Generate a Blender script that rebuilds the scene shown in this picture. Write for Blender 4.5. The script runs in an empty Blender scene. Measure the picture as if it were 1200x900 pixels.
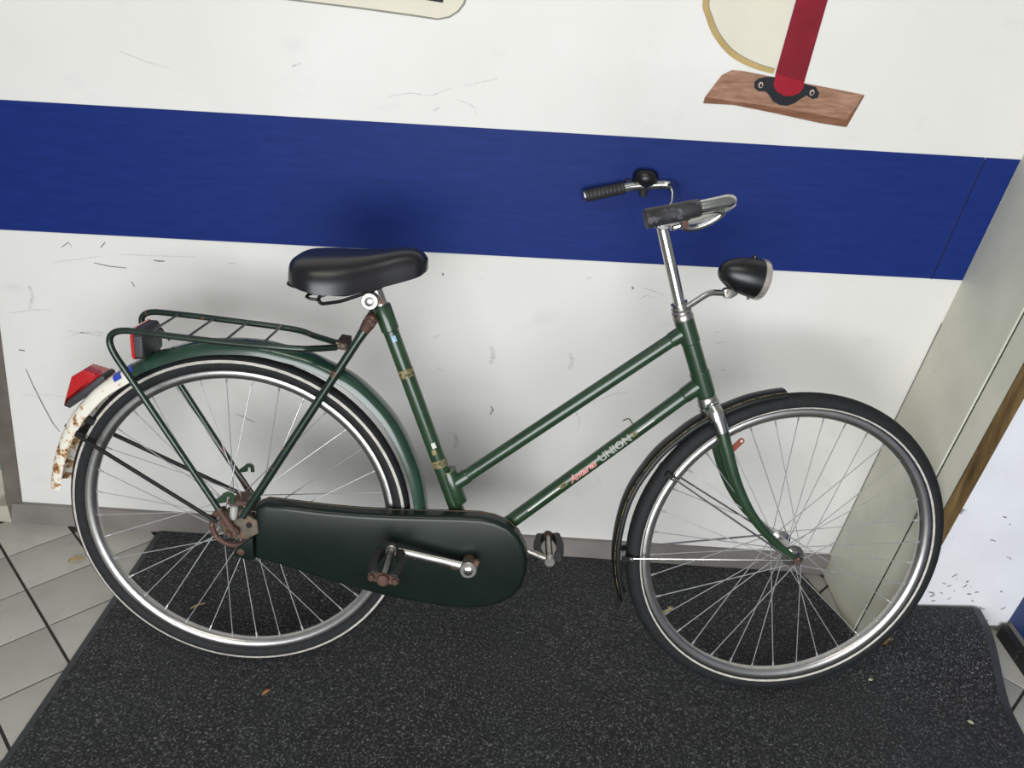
import bpy, math, random
from mathutils import Vector, Matrix
random.seed(7)
PI = math.pi
scene = bpy.context.scene
COL = scene.collection

# ------------------------------------------------------------------ camera
FOC, PITCH, ROLL, YAW = 960.0, 0.4723, 0.0642, 0.0013
CAM = Vector((0.0, -1.7689, 1.4148))
_R = Matrix.Rotation(YAW, 3, 'Z') @ Matrix.Rotation(-PITCH, 3, 'X')
_r, FWD, _u = _R.col[0].copy(), _R.col[1].copy(), _R.col[2].copy()
RGT = math.cos(ROLL) * _r + math.sin(ROLL) * _u
UPV = -math.sin(ROLL) * _r + math.cos(ROLL) * _u
cd = bpy.data.cameras.new('camera'); cam = bpy.data.objects.new('camera', cd); COL.objects.link(cam)
cd.sensor_width = 36.0; cd.lens = FOC / 1200 * 36.0; cd.clip_start = 0.02
cam.matrix_world = Matrix.Translation(CAM) @ Matrix((RGT, UPV, -FWD)).transposed().to_4x4()
scene.camera = cam

# ------------------------------------------------------------------ light
w = bpy.data.worlds.new('world'); scene.world = w; w.use_nodes = True
w.node_tree.nodes['Background'].inputs[0].default_value = (0.90, 0.94, 1.0, 1)
w.node_tree.nodes['Background'].inputs[1].default_value = 0.26
def area(name, loc, aim, sx, sy, power, col):
    l = bpy.data.lights.new(name, 'AREA'); l.shape = 'RECTANGLE'; l.size = sx; l.size_y = sy
    l.energy = power; l.color = col
    o = bpy.data.objects.new(name, l); COL.objects.link(o); o.location = loc
    o.rotation_euler = (Vector(aim) - Vector(loc)).to_track_quat('-Z', 'Y').to_euler()
    return o
area('window_daylight', (-0.1, -3.6, 1.05), (0.12, 0, 0.25), 2.6, 1.9, 142, (0.95, 0.97, 1.0))
area('ceiling_lamp', (-0.3, -1.45, 2.75), (-0.25, -0.9, 0), 1.5, 0.5, 15, (1.0, 0.95, 0.82))
vs = scene.view_settings
vs.view_transform = 'Standard'; vs.look = 'None'; vs.exposure = -0.08; vs.gamma = 1.0; vs.use_curve_mapping = False

# ------------------------------------------------------------------ pixel helpers (1200 x 900 frame -> place)
def pix_dir(px):
    return FWD + RGT * ((px[0] - 600) / FOC) - UPV * ((px[1] - 450) / FOC)
def hit(px, p0, n):
    d = pix_dir(px); p0 = Vector(p0); n = Vector(n)
    return CAM + d * ((p0 - CAM).dot(n) / d.dot(n))
def on_wall(px, y=0.0): return hit(px, (0, y, 0), (0, 1, 0))
def on_floor(px, z=0.0): return hit(px, (0, 0, z), (0, 0, 1))

# bike frame: a forward, b up along the leaning frame plane, c towards the viewer; origin = rear axle
PSI, LAM, RT = 0.0125, 0.1460, 0.356
BX = Vector((math.cos(PSI), math.sin(PSI), 0)); BY = Vector((-math.sin(PSI), math.cos(PSI), 0))
BU = math.cos(LAM) * Vector((0, 0, 1)) + math.sin(LAM) * BY
BN = BX.cross(BU)
MAT_Z = 0.008
CONTACT = Vector((-0.5462, -0.437, MAT_Z))
AXLE = CONTACT + BU * RT
S0 = Vector((0.9286, 0.3262, 0)); SAX = (Vector((0.8655, 0.4767, 0)) - S0).normalized(); STEER = 0.105
RS = Matrix.Rotation(STEER, 3, SAX)
def un(px, c=0.0, steer=False):
    """pixel -> (a, b, c) on the bike plane at lateral offset c"""
    d = pix_dir(px); o = CAM - AXLE
    C = Vector((o.dot(BX), o.dot(BU), o.dot(BN))); D = Vector((d.dot(BX), d.dot(BU), d.dot(BN)))
    if steer:
        C = S0 + RS.inverted() @ (C - S0); D = RS.inverted() @ D
    return C + D * ((c - C.z) / D.z)
def L(p):          # (a,b,c) -> bike-local coordinates (x forward, y away from viewer, z up)
    return Vector((p[0], -p[2], p[1] + RT))
def LD(p): return Vector((p[0], -p[2], p[1]))
_s0 = L(S0); _sax = LD(SAX)
M_STEER = Matrix.Translation(_s0) @ Matrix.Rotation(STEER, 4, _sax) @ Matrix.Translation(-_s0)

# ------------------------------------------------------------------ materials
def new_mat(name):
    m = bpy.data.materials.new(name); m.use_nodes = True
    nt = m.node_tree; return m, nt, nt.nodes['Principled BSDF']
def tex_coord(nt, scale=(1, 1, 1), kind='Object'):
    tc = nt.nodes.new('ShaderNodeTexCoord'); mp = nt.nodes.new('ShaderNodeMapping')
    mp.inputs['Scale'].default_value = scale
    nt.links.new(tc.outputs[kind], mp.inputs['Vector']); return mp.outputs['Vector']
def noise(nt, vec, scale, detail=4, rough=0.55):
    n = nt.nodes.new('ShaderNodeTexNoise'); n.inputs['Scale'].default_value = scale
    n.inputs['Detail'].default_value = detail; n.inputs['Roughness'].default_value = rough
    nt.links.new(vec, n.inputs['Vector']); return n.outputs['Fac']
def ramp(nt, fac, stops):
    r = nt.nodes.new('ShaderNodeValToRGB'); e = r.color_ramp.elements
    while len(e) < len(stops): e.new(0.5)
    for el, (p, c) in zip(e, stops):
        el.position = p; el.color = (c[0], c[1], c[2], 1) if hasattr(c, '__len__') else (c, c, c, 1)
    nt.links.new(fac, r.inputs['Fac']); return r.outputs['Color']
def mix(nt, fac, a, b, mode='MIX'):
    n = nt.nodes.new('ShaderNodeMix'); n.data_type = 'RGBA'; n.blend_type = mode
    for s, v in ((0, fac), (6, a), (7, b)):
        if hasattr(v, 'links') or hasattr(v, 'is_linked'): nt.links.new(v, n.inputs[s])
        elif hasattr(v, '__len__'): n.inputs[s].default_value = (v[0], v[1], v[2], 1)
        else: n.inputs[s].default_value = v
    return n.outputs[2]
def bump(nt, bsdf, h, strength, dist=0.001):
    b = nt.nodes.new('ShaderNodeBump'); b.inputs['Strength'].default_value = strength; b.inputs['Distance'].default_value = dist
    nt.links.new(h, b.inputs['Height']); nt.links.new(b.outputs['Normal'], bsdf.inputs['Normal'])
def surf(name, col, rough=0.5, metal=0.0, vary=0.12, vscale=30, spots=None, coat=0.0, spec=0.5, bmp=None, spots2=None):
    """plain surface with soft colour variation and optional rust / dirt spots (colour, threshold, scale)"""
    m, nt, b = new_mat(name); v = tex_coord(nt)
    n = noise(nt, v, vscale)
    c = ramp(nt, n, [(0.3, [x * (1 - vary) for x in col]), (0.7, [min(1, x * (1 + vary)) for x in col])])
    rgh = None
    for sp in (spots, spots2):
        if sp:
            scol, th, sc = sp
            f = ramp(nt, noise(nt, v, sc, 6, 0.65), [(th, 0.0), (th + 0.05, 1.0)])
            c = mix(nt, f, c, scol)
            if metal > 0 and rgh is None:
                mm = ramp(nt, f, [(0.0, metal), (1.0, 0.0)]); nt.links.new(mm, b.inputs['Metallic'])
            if rgh is None:
                rgh = ramp(nt, f, [(0.0, rough), (1.0, 0.75)])
    nt.links.new(c, b.inputs['Base Color'])
    b.inputs['Roughness'].default_value = rough; b.inputs['Metallic'].default_value = metal
    if rgh is not None: nt.links.new(rgh, b.inputs['Roughness'])
    b.inputs['Coat Weight'].default_value = coat; b.inputs['Coat Roughness'].default_value = 0.12
    b.inputs['Specular IOR Level'].default_value = spec
    if bmp: bump(nt, b, noise(nt, v, bmp[0], 5), bmp[1], bmp[2])
    return m
RUST = (0.16, 0.055, 0.022)
M = {}
M['green'] = surf('green_paint', (0.0155, 0.041, 0.017), 0.30, 0.0, 0.25, 25, (RUST, 0.69, 55), coat=0.4, spots2=((0.035, 0.040, 0.022), 0.64, 90))
M['green_worn'] = surf('worn_green_paint', (0.020, 0.036, 0.025), 0.32, 0.50, 0.3, 25, (RUST, 0.61, 40), coat=0.3)
M['green_fender'] = surf('fender_green_paint', (0.016, 0.044, 0.027), 0.27, 0.0, 0.15, 18, (RUST, 0.66, 48), coat=0.5)
M['green_case'] = surf('chain_case_paint', (0.0060, 0.0120, 0.0088), 0.33, 0.0, 0.25, 9, ((0.05, 0.045, 0.035), 0.74, 60), coat=0.12, spec=0.3)
M['black_paint'] = surf('black_paint', (0.006, 0.0065, 0.0065), 0.42, 0.0, 0.2, 25, coat=0.0, spec=0.35)
M['black_wire'] = surf('black_wire', (0.007, 0.0075, 0.0075), 0.45, spec=0.35)
M['chrome'] = surf('chrome', (0.60, 0.60, 0.57), 0.19, 1.0, 0.08, 30, ((0.24, 0.12, 0.06), 0.67, 60))
M['steel'] = surf('dull_steel', (0.42, 0.41, 0.38), 0.34, 1.0, 0.15, 40, ((0.20, 0.09, 0.045), 0.60, 60))
M['rim'] = surf('steel_rim', (0.58, 0.57, 0.55), 0.30, 1.0, 0.1, 25, ((0.20, 0.12, 0.06), 0.70, 18))
M['spoke'] = surf('spoke_steel', (0.46, 0.46, 0.46), 0.34, 0.55, 0.12, 60)
M['rust'] = surf('rusted_steel', (0.085, 0.042, 0.030), 0.65, 0.2, 0.35, 60, ((0.23, 0.17, 0.12), 0.60, 70), bmp=(300, 0.3, 0.0006))
M['rust_red'] = surf('red_primer_rust', (0.20, 0.045, 0.026), 0.6, 0.0, 0.2, 60)
M['rust_tan'] = surf('dirty_steel', (0.125, 0.105, 0.075), 0.6, 0.3, 0.3, 60, (RUST, 0.55, 60))
M['tyre'] = surf('tyre_rubber', (0.013, 0.0135, 0.0145), 0.7, 0.0, 0.25, 60, bmp=(420, 0.35, 0.0008), spec=0.3)
M['stripe'] = surf('tyre_stripe', (0.50, 0.47, 0.42), 0.6, 0.0, 0.2, 80)
M['rubber'] = surf('black_rubber', (0.018, 0.018, 0.019), 0.55, 0.0, 0.3, 70, bmp=(250, 0.25, 0.0006))
M['grip_worn'] = surf('worn_grip_rubber', (0.022, 0.022, 0.024), 0.50, 0.0, 0.4, 50, ((0.075, 0.075, 0.085), 0.56, 60), bmp=(220, 0.35, 0.0007))
M['saddle'] = surf('saddle_vinyl', (0.007, 0.007, 0.009), 0.33, 0.0, 0.15, 20, bmp=(700, 0.06, 0.0003))
M['lamp_black'] = surf('lamp_black_plastic', (0.007, 0.007, 0.008), 0.32, 0.0, 0.2, 30)
M['dark_plastic'] = surf('dark_plastic', (0.022, 0.022, 0.024), 0.5, 0.0, 0.2, 40)
M['gold'] = surf('gold_transfer', (0.20, 0.16, 0.07), 0.5, 0.0, 0.4, 90, ((0.015, 0.035, 0.018), 0.52, 150))
M['decal_white'] = surf('white_transfer', (0.62, 0.62, 0.56), 0.5, 0.0, 0.2, 60)
M['decal_grey'] = surf('grey_transfer', (0.30, 0.31, 0.26), 0.5, 0.0, 0.3, 120)
M['decal_red'] = surf('red_transfer', (0.55, 0.10, 0.10), 0.5, 0.0, 0.3, 120)
M['decal_pink'] = surf('pink_transfer', (0.70, 0.42, 0.38), 0.5, 0.0, 0.25, 120)
M['decal_blue'] = surf('blue_transfer', (0.03, 0.06, 0.42), 0.4, 0.0, 0.1, 50)
M['sticker_blue'] = surf('pale_blue_sticker', (0.30, 0.45, 0.62), 0.5, 0.0, 0.3, 90)
M['plastic_white'] = surf('white_plastic', (0.36, 0.35, 0.33), 0.5, 0.0, 0.15, 50)
def red_lens(name, col):
    m, nt, b = new_mat(name); b.inputs['Base Color'].default_value = (*col, 1); b.inputs['Roughness'].default_value = 0.15
    b.inputs['Subsurface Weight'].default_value = 0.25; b.inputs['Subsurface Radius'].default_value = (0.01, 0.002, 0.002)
    b.inputs['Coat Weight'].default_value = 0.6
    v = tex_coord(nt); vo = nt.nodes.new('ShaderNodeTexVoronoi'); vo.inputs['Scale'].default_value = 380
    nt.links.new(v, vo.inputs['Vector']); bump(nt, b, vo.outputs['Distance'], 0.4, 0.001); return m
M['red_lens'] = red_lens('red_lens', (0.42, 0.010, 0.012))
M['red_reflector'] = red_lens('red_reflector', (0.50, 0.012, 0.014))
def fender_white():
    m, nt, b = new_mat('white_paint_with_rust'); v = tex_coord(nt)
    n = noise(nt, v, 55, 6, 0.7)
    # rust grows towards the open end of the mudguard, where water sits (x = along the bike)
    sx = nt.nodes.new('ShaderNodeSeparateXYZ'); nt.links.new(v, sx.inputs[0])
    mr = nt.nodes.new('ShaderNodeMapRange'); mr.inputs['From Min'].default_value = -0.29; mr.inputs['From Max'].default_value = -0.40
    mr.inputs['To Min'].default_value = 0.0; mr.inputs['To Max'].default_value = 0.13; nt.links.new(sx.outputs['X'], mr.inputs['Value'])
    ad = nt.nodes.new('ShaderNodeMath'); ad.operation = 'ADD'; nt.links.new(n, ad.inputs[0]); nt.links.new(mr.outputs[0], ad.inputs[1])
    c1 = ramp(nt, ad.outputs[0], [(0.57, (0.72, 0.69, 0.60)), (0.625, (0.42, 0.22, 0.07)), (0.70, (0.15, 0.06, 0.022)), (0.8, (0.05, 0.032, 0.026))])
    nt.links.new(c1, b.inputs['Base Color']); b.inputs['Roughness'].default_value = 0.5; return m
M['fender_white'] = fender_white()

def wall_mat():
    m, nt, b = new_mat('white_wall_paint'); v = tex_coord(nt)
    c = ramp(nt, noise(nt, v, 1.7, 5), [(0.3, (0.645, 0.635, 0.595)), (0.7, (0.725, 0.715, 0.68))])
    # faint smudges
    sm = ramp(nt, noise(nt, tex_coord(nt, (1, 1, 1.8)), 7, 5, 0.6), [(0.60, 0.0), (0.80, 0.30)])
    c = mix(nt, sm, c, (0.42, 0.42, 0.40))
    # hairline scuffs running along the wall
    sc = ramp(nt, noise(nt, tex_coord(nt, (2.2, 1, 22)), 9, 7, 0.65), [(0.705, 0.0), (0.73, 0.55)])
    c = mix(nt, sc, c, (0.30, 0.30, 0.29))
    sp = ramp(nt, noise(nt, v, 85, 3, 0.5), [(0.765, 0.0), (0.79, 0.6)])
    c = mix(nt, sp, c, (0.25, 0.25, 0.24))
    nt.links.new(c, b.inputs['Base Color']); b.inputs['Roughness'].default_value = 0.5; b.inputs['Specular IOR Level'].default_value = 0.2
    bump(nt, b, noise(nt, v, 40, 6), 0.12, 0.002); return m
M['wall'] = wall_mat()
def blue_mat():
    m, nt, b = new_mat('blue_band_paint'); v = tex_coord(nt)
    c = ramp(nt, noise(nt, tex_coord(nt, (1, 1, 8)), 12, 5), [(0.3, (0.0065, 0.020, 0.130)), (0.7, (0.0090, 0.026, 0.160))])
    ch = ramp(nt, noise(nt, tex_coord(nt, (1, 1, 2.2)), 38, 3, 0.5), [(0.765, 0.0), (0.785, 0.8)])
    c = mix(nt, ch, c, (0.16, 0.035, 0.03))
    nt.links.new(c, b.inputs['Base Color']); b.inputs['Roughness'].default_value = 0.5; b.inputs['Specular IOR Level'].default_value = 0.12
    bump(nt, b, noise(nt, tex_coord(nt, (1, 1, 10)), 30, 4), 0.15, 0.001); return m
M['blue'] = blue_mat()
M['blue_dark'] = surf('dark_blue_panel', (0.012, 0.035, 0.15), 0.4, 0.0, 0.2, 6)
M['base_grey'] = surf('grey_baseboard', (0.19, 0.175, 0.16), 0.6, 0.0, 0.15, 10, ((0.09, 0.08, 0.07), 0.66, 26))
M['black_base'] = surf('black_plinth', (0.010, 0.010, 0.010), 0.5, 0.0, 0.3, 20, ((0.06, 0.055, 0.05), 0.62, 30))
M['jamb'] = surf('greenish_white_paint', (0.60, 0.60, 0.50), 0.45, 0.0, 0.10, 6, ((0.25, 0.24, 0.19), 0.70, 22), spots2=((0.16, 0.15, 0.12), 0.76, 60))
M['door_white'] = surf('white_door_paint', (0.78, 0.79, 0.80), 0.4, 0.0, 0.06, 6, ((0.15, 0.15, 0.15), 0.665, 26))
M['post'] = surf('grey_brown_post', (0.125, 0.110, 0.088), 0.6, 0.0, 0.25, 12, ((0.06, 0.05, 0.04), 0.66, 50))
M['wall_tile'] = surf('beige_wall_tile', (0.42, 0.40, 0.32), 0.35, 0.0, 0.1, 20)
M['teal_tile'] = surf('teal_tile', (0.10, 0.24, 0.20), 0.35, 0.0, 0.2, 30)
M['grout'] = surf('dark_grout', (0.050, 0.048, 0.043), 0.85, 0.0, 0.3, 40)
M['scuff'] = surf('scuff', (0.20, 0.20, 0.195), 0.7)
M['scuff_soft'] = surf('soft_scuff', (0.57, 0.57, 0.55), 0.7, 0.0, 0.2, 80)
def tile_mat():
    m, nt, b = new_mat('floor_tile'); v = tex_coord(nt, kind='Object')
    oi = nt.nodes.new('ShaderNodeObjectInfo')
    r1 = ramp(nt, oi.outputs['Random'], [(0.0, (0.38, 0.365, 0.325)), (1.0, (0.44, 0.425, 0.38))])
    tc = nt.nodes.new('ShaderNodeTexCoord'); geo = nt.nodes.new('ShaderNodeNewGeometry')
    n = noise(nt, geo.outputs['Position'], 14, 5, 0.65)
    c = mix(nt, ramp(nt, n, [(0.45, 0.0), (0.8, 0.4)]), r1, (0.26, 0.25, 0.22))
    nt.links.new(c, b.inputs['Base Color']); b.inputs['Roughness'].default_value = 0.38
    bump(nt, b, noise(nt, geo.outputs['Position'], 60, 4), 0.08, 0.001); return m
M['tile'] = tile_mat()
def carpet_mat():
    m, nt, b = new_mat('dark_grey_carpet'); v = tex_coord(nt)
    n1 = noise(nt, v, 210, 2, 0.7); n2 = noise(nt, v, 3.0, 4)
    c = ramp(nt, n1, [(0.38, (0.007, 0.007, 0.0075)), (0.52, (0.016, 0.016, 0.0165)), (0.63, (0.078, 0.077, 0.079)), (0.74, (0.27, 0.27, 0.27))])
    c = mix(nt, ramp(nt, n2, [(0.35, 0.0), (0.7, 0.18)]), c, (0.030, 0.040, 0.041))
    nt.links.new(c, b.inputs['Base Color']); b.inputs['Roughness'].default_value = 0.95
    b.inputs['Specular IOR Level'].default_value = 0.15; b.inputs['Sheen Weight'].default_value = 0.15
    bump(nt, b, n1, 0.9, 0.004); return m
M['carpet'] = carpet_mat()
M['mat_edge'] = surf('rubber_mat_edge', (0.040, 0.042, 0.046), 0.55, 0.0, 0.2, 40)
M['leaf'] = surf('dry_leaf', (0.34, 0.16, 0.05), 0.7, 0.0, 0.3, 200)
M['leaf_pale'] = surf('pale_dry_leaf', (0.46, 0.34, 0.16), 0.7, 0.0, 0.3, 200)
M['bit'] = surf('pale_green_bit', (0.55, 0.58, 0.36), 0.7, 0.0, 0.2, 200)
def wood_mat(name, c0, c1, c2, scale=(1.5, 1, 16)):
    m, nt, b = new_mat(name); v = tex_coord(nt, scale)
    c = ramp(nt, noise(nt, v, 7, 6, 0.6), [(0.28, c0), (0.5, c1), (0.72, c2)])
    nt.links.new(c, b.inputs['Base Color']); b.inputs['Roughness'].default_value = 0.5; b.inputs['Specular IOR Level'].default_value = 0.15; return m
M['raw_wood'] = wood_mat('raw_wood_edge', (0.035, 0.021, 0.009), (0.105, 0.066, 0.026), (0.18, 0.12, 0.05), (10, 10, 1.2))
M['plank'] = wood_mat('painted_plank', (0.17, 0.080, 0.045), (0.30, 0.165, 0.105), (0.42, 0.26, 0.17), (3, 1, 16))
M['plank_edge'] = wood_mat('painted_plank_edge', (0.12, 0.05, 0.025), (0.19, 0.085, 0.045), (0.25, 0.12, 0.07), (3, 1, 16))
M['mural_red'] = surf('mural_red', (0.20, 0.010, 0.020), 0.5, 0.0, 0.2, 14, spec=0.12)
M['mural_red_end'] = surf('mural_bright_red', (0.30, 0.010, 0.022), 0.5, 0.0, 0.15, 14, spec=0.12)
M['mural_black'] = surf('mural_black', (0.016, 0.018, 0.022), 0.5, 0.0, 0.2, 20, spec=0.12)
M['mural_tan'] = surf('mural_tan', (0.44, 0.32, 0.13), 0.5, 0.0, 0.15, 10, spec=0.12)
M['mural_cream'] = surf('mural_cream', (0.66, 0.62, 0.51), 0.5, 0.0, 0.06, 6, spec=0.12)
M['mural_grey'] = surf('mural_grey', (0.23, 0.23, 0.19), 0.5, 0.0, 0.1, 10, spec=0.12)
M['mural_pin'] = surf('mural_pin', (0.45, 0.33, 0.28), 0.5)
M['lamp_rim'] = surf('worn_lamp_rim', (0.60, 0.56, 0.50), 0.30, 0.7, 0.15, 30, ((0.24, 0.13, 0.07), 0.63, 60))
M['lamp_glass'] = surf('lamp_glass', (0.75, 0.77, 0.78), 0.08, 0.0, 0.05, 20, coat=1.0)

# ------------------------------------------------------------------ mesh builder
class MB:
    def __init__(s): s.v = []; s.f = []; s.m = []; s.cur = 0
    def add(s, vs, fs):
        o = len(s.v); s.v += [Vector(x) for x in vs]
        for f in fs: s.f.append([i + o for i in f]); s.m.append(s.cur)
        return s
    def tube(s, pts, r, n=12, closed=False, caps=True, flat=1.0, up=None):
        pts = [Vector(p) for p in pts]; N = len(pts)
        if not hasattr(r, '__len__'): r = [r] * N
        tans = []
        for i in range(N):
            if closed: t = pts[(i + 1) % N] - pts[i - 1]
            else: t = pts[min(i + 1, N - 1)] - pts[max(i - 1, 0)]
            tans.append(t.normalized())
        ref = Vector(up) if up is not None else (Vector((0, 0, 1)) if abs(tans[0].z) < 0.9 else Vector((1, 0, 0)))
        e1 = (ref - tans[0] * ref.dot(tans[0])).normalized()
        vs = []
        for i in range(N):
            t = tans[i]; src = Vector(up) if up is not None else e1
            e1 = (src - t * src.dot(t)).normalized(); e2 = t.cross(e1)
            for k in range(n):
                a = 2 * PI * k / n
                vs.append(pts[i] + e1 * (math.cos(a) * r[i] * flat) + e2 * (math.sin(a) * r[i]))
        fs = []
        R = N if closed else N - 1
        for i in range(R):
            j = (i + 1) % N
            for k in range(n): fs.append([i * n + k, i * n + (k + 1) % n, j * n + (k + 1) % n, j * n + k])
        if caps and not closed:
            fs.append([k for k in range(n)][::-1]); fs.append([(N - 1) * n + k for k in range(n)])
        return s.add(vs, fs)
    def lathe(s, prof, o, axis, n=24, cap0=True, cap1=True):
        o = Vector(o); ax = Vector(axis).normalized()
        ref = Vector((0, 0, 1)) if abs(ax.z) < 0.9 else Vector((1, 0, 0))
        e1 = (ref - ax * ref.dot(ax)).normalized(); e2 = ax.cross(e1)
        vs = []; fs = []
        for (r, h) in prof:
            for k in range(n):
                a = 2 * PI * k / n; vs.append(o + ax * h + e1 * (math.cos(a) * r) + e2 * (math.sin(a) * r))
        for i in range(len(prof) - 1):
            for k in range(n): fs.append([i * n + k, i * n + (k + 1) % n, (i + 1) * n + (k + 1) % n, (i + 1) * n + k])
        if cap0: fs.append(list(range(n))[::-1])
        if cap1: fs.append([(len(prof) - 1) * n + k for k in range(n)])
        return s.add(vs, fs)
    def box(s, c, ex, ey, ez):
        c, ex, ey, ez = Vector(c), Vector(ex), Vector(ey), Vector(ez)
        vs = [c + ex * i + ey * j + ez * k for i in (-1, 1) for j in (-1, 1) for k in (-1, 1)]
        return s.add(vs, [[0, 1, 3, 2], [4, 6, 7, 5], [0, 4, 5, 1], [2, 3, 7, 6], [0, 2, 6, 4], [1, 5, 7, 3]])
    def prism(s, poly, off, bev=0.0, inset_dir=None):
        """closed polygon of 3D points pushed along off; bev rounds the far face by shrinking towards the centroid"""
        P = [Vector(p) for p in poly]; off = Vector(off); n = len(P); cen = sum(P, Vector()) / n
        rings = [P]
        if bev > 0:
            d = off.length; o = off.normalized()
            for f in (0.3, 0.7, 1.0):
                a = f * PI / 2; h = d - bev + bev * math.sin(a); sh = bev * (1 - math.cos(a))
                ring = []
                for i in range(n):
                    t = (P[(i + 1) % n] - P[i - 1]); nn = o.cross(t).normalized()
                    if nn.dot(cen - P[i]) < 0: nn = -nn
                    ring.append(P[i] + o * h + nn * sh)
                if f == 0.3: rings.append([p + o * (d - bev) for p in P])
                rings.append(ring)
        else: rings.append([p + off for p in P])
        vs = [p for r in rings for p in r]; fs = [list(range(n))[::-1]]
        for k in range(len(rings) - 1):
            for i in range(n): fs.append([k * n + i, k * n + (i + 1) % n, (k + 1) * n + (i + 1) % n, (k + 1) * n + i])
        fs.append([(len(rings) - 1) * n + i for i in range(n)])
        return s.add(vs, fs)
    def wheel_sweep(s, prof, ca, cb, a0, a1, n, closed_prof=True, rad=None, mats=None):
        """profile of (r, c) points turned about the wheel axis; rad(angle) shifts r; mats = material per profile edge"""
        full = abs(abs(a1 - a0) - 2 * PI) < 1e-6; N = n if full else n + 1; m = len(prof); vs = []
        for i in range(N):
            t = a0 + (a1 - a0) * i / n; dr = rad(t) if rad else 0.0
            for (r, c) in prof: vs.append(L((ca + (r + dr) * math.cos(t), cb + (r + dr) * math.sin(t), c)))
        o = len(s.v); s.v += vs
        for i in range(n):
            j = (i + 1) % N
            for k in range(m if closed_prof else m - 1):
                k2 = (k + 1) % m
                s.f.append([o + i * m + k, o + i * m + k2, o + j * m + k2, o + j * m + k])
                s.m.append(mats(k, a0 + (a1 - a0) * (i + 0.5) / n) if mats else s.cur)
        if not full and closed_prof:
            s.f.append([o + k for k in range(m)]); s.m.append(s.cur)
            s.f.append([o + (N - 1) * m + k for k in range(m)][::-1]); s.m.append(s.cur)
        return s
    def build(s, name, mats, parent=None, sharp=35, matrix=None):
        me = bpy.data.meshes.new(name); me.from_pydata([tuple(v) for v in s.v], [], s.f)
        if not isinstance(mats, (list, tuple)): mats = [mats]
        for m in mats: me.materials.append(M[m])
        me.polygons.foreach_set('material_index', s.m); me.polygons.foreach_set('use_smooth', [True] * len(s.f))
        import bmesh
        bm = bmesh.new(); bm.from_mesh(me); bmesh.ops.recalc_face_normals(bm, faces=bm.faces); bm.to_mesh(me); bm.free()
        me.set_sharp_from_angle(angle=math.radians(sharp)); me.update()
        o = bpy.data.objects.new(name, me); COL.objects.link(o)
        if parent: o.parent = parent
        if matrix is not None: o.matrix_basis = matrix
        return o
def tag(o, label, cat=None, group=None, kind=None):
    o['label'] = label
    if cat: o['category'] = cat
    if group: o['group'] = group
    if kind: o['kind'] = kind
    return o
def empty(name, loc=(0, 0, 0)):
    o = bpy.data.objects.new(name, None); COL.objects.link(o); o.location = loc; o.empty_display_size = 0.1; return o
def curve(pts, sub=6):
    """Catmull-Rom through points"""
    P = [Vector(p) for p in pts]; out = []
    for i in range(len(P) - 1):
        p0 = P[max(i - 1, 0)]; p1 = P[i]; p2 = P[i + 1]; p3 = P[min(i + 2, len(P) - 1)]
        for k in range(sub):
            t = k / sub
            out.append(0.5 * ((2 * p1) + (p2 - p0) * t + (2 * p0 - 5 * p1 + 4 * p2 - p3) * t * t + (3 * p1 - p0 - 3 * p2 + p3) * t ** 3))
    out.append(P[-1]); return out
def fillet(pts, r, sub=6):
    P = [Vector(p) for p in pts]; out = [P[0]]
    for i in range(1, len(P) - 1):
        a = (P[i - 1] - P[i]); b = (P[i + 1] - P[i]); rr = min(r, a.length * 0.49, b.length * 0.49)
        s, e = P[i] + a.normalized() * rr, P[i] + b.normalized() * rr
        for k in range(sub + 1):
            t = k / sub; out.append(s * (1 - t) ** 2 + P[i] * 2 * t * (1 - t) + e * t * t)
    out.append(P[-1]); return out

# ================================================================== SETTING
LEAN = 0.147                                     # the door side stands out of square with the sloping floor
X_CORNER = 0.865
XL0, XL1 = -1.296, 0.110                         # left edge of the white wall: x = XL0 + XL1*z
def xr(z): return X_CORNER + LEAN * z
def xl(z): return XL0 + XL1 * z
ZT = 2.5
b = MB(); b.prism([(xl(0), 0, 0), (xr(0), 0, 0), (xr(ZT), 0, ZT), (xl(ZT), 0, ZT)], (0, 0.10, 0))
wall_back = tag(b.build('wall_back', 'wall'), 'scuffed white painted wall behind the bicycle', 'wall', kind='structure')
# blue band
bt0, bt1, bb0, bb1 = (1.1015, 1.1135, 0.8185, 0.8455)
XS = 0.9535
b = MB()
for (x0a, x1a) in ((None, 0), (0, None)):
    pass
def zt(x): return bt0 + (bt1 - bt0) * (x + 1.15) / 2.16
def zb(x): return bb0 + (bb1 - bb0) * (x + 1.15) / 2.16
seam_t, seam_b = on_wall((1154, 187)), on_wall((1091, 327))
def panel(xa_t, xb_t, xa_b, xb_b):
    n = 16; top = []; bot = []
    for i in range(n + 1):
        t = i / n; x = xa_t + (xb_t - xa_t) * t; top.append((x, 0, zt(x)))
        x = xa_b + (xb_b - xa_b) * t; bot.append((x, 0, zb(x)))
    return bot + top[::-1]
b.prism(panel(xl(1.1), seam_t.x - 0.001, xl(0.82), seam_b.x - 0.001), (0, -0.0022, 0))
tag(b.build('trim_1', 'blue'), 'long dark blue band painted along the white wall', 'wall band', kind='structure')
b = MB(); b.prism(panel(seam_t.x + 0.001, xr(1.113) - 0.002, seam_b.x + 0.001, xr(0.846) - 0.002), (0, -0.0030, 0))
b.cur = 1; b.prism([(seam_b.x - 0.0016, 0, seam_b.z), (seam_b.x + 0.0016, 0, seam_b.z), (seam_t.x + 0.0016, 0, seam_t.z), (seam_t.x - 0.0016, 0, seam_t.z)], (0, -0.0008, 0)); tag(b.build('trim_2', ['blue', 'black_base']), 'narrow end piece of the blue band at the door corner', 'wall band', kind='structure')
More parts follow.
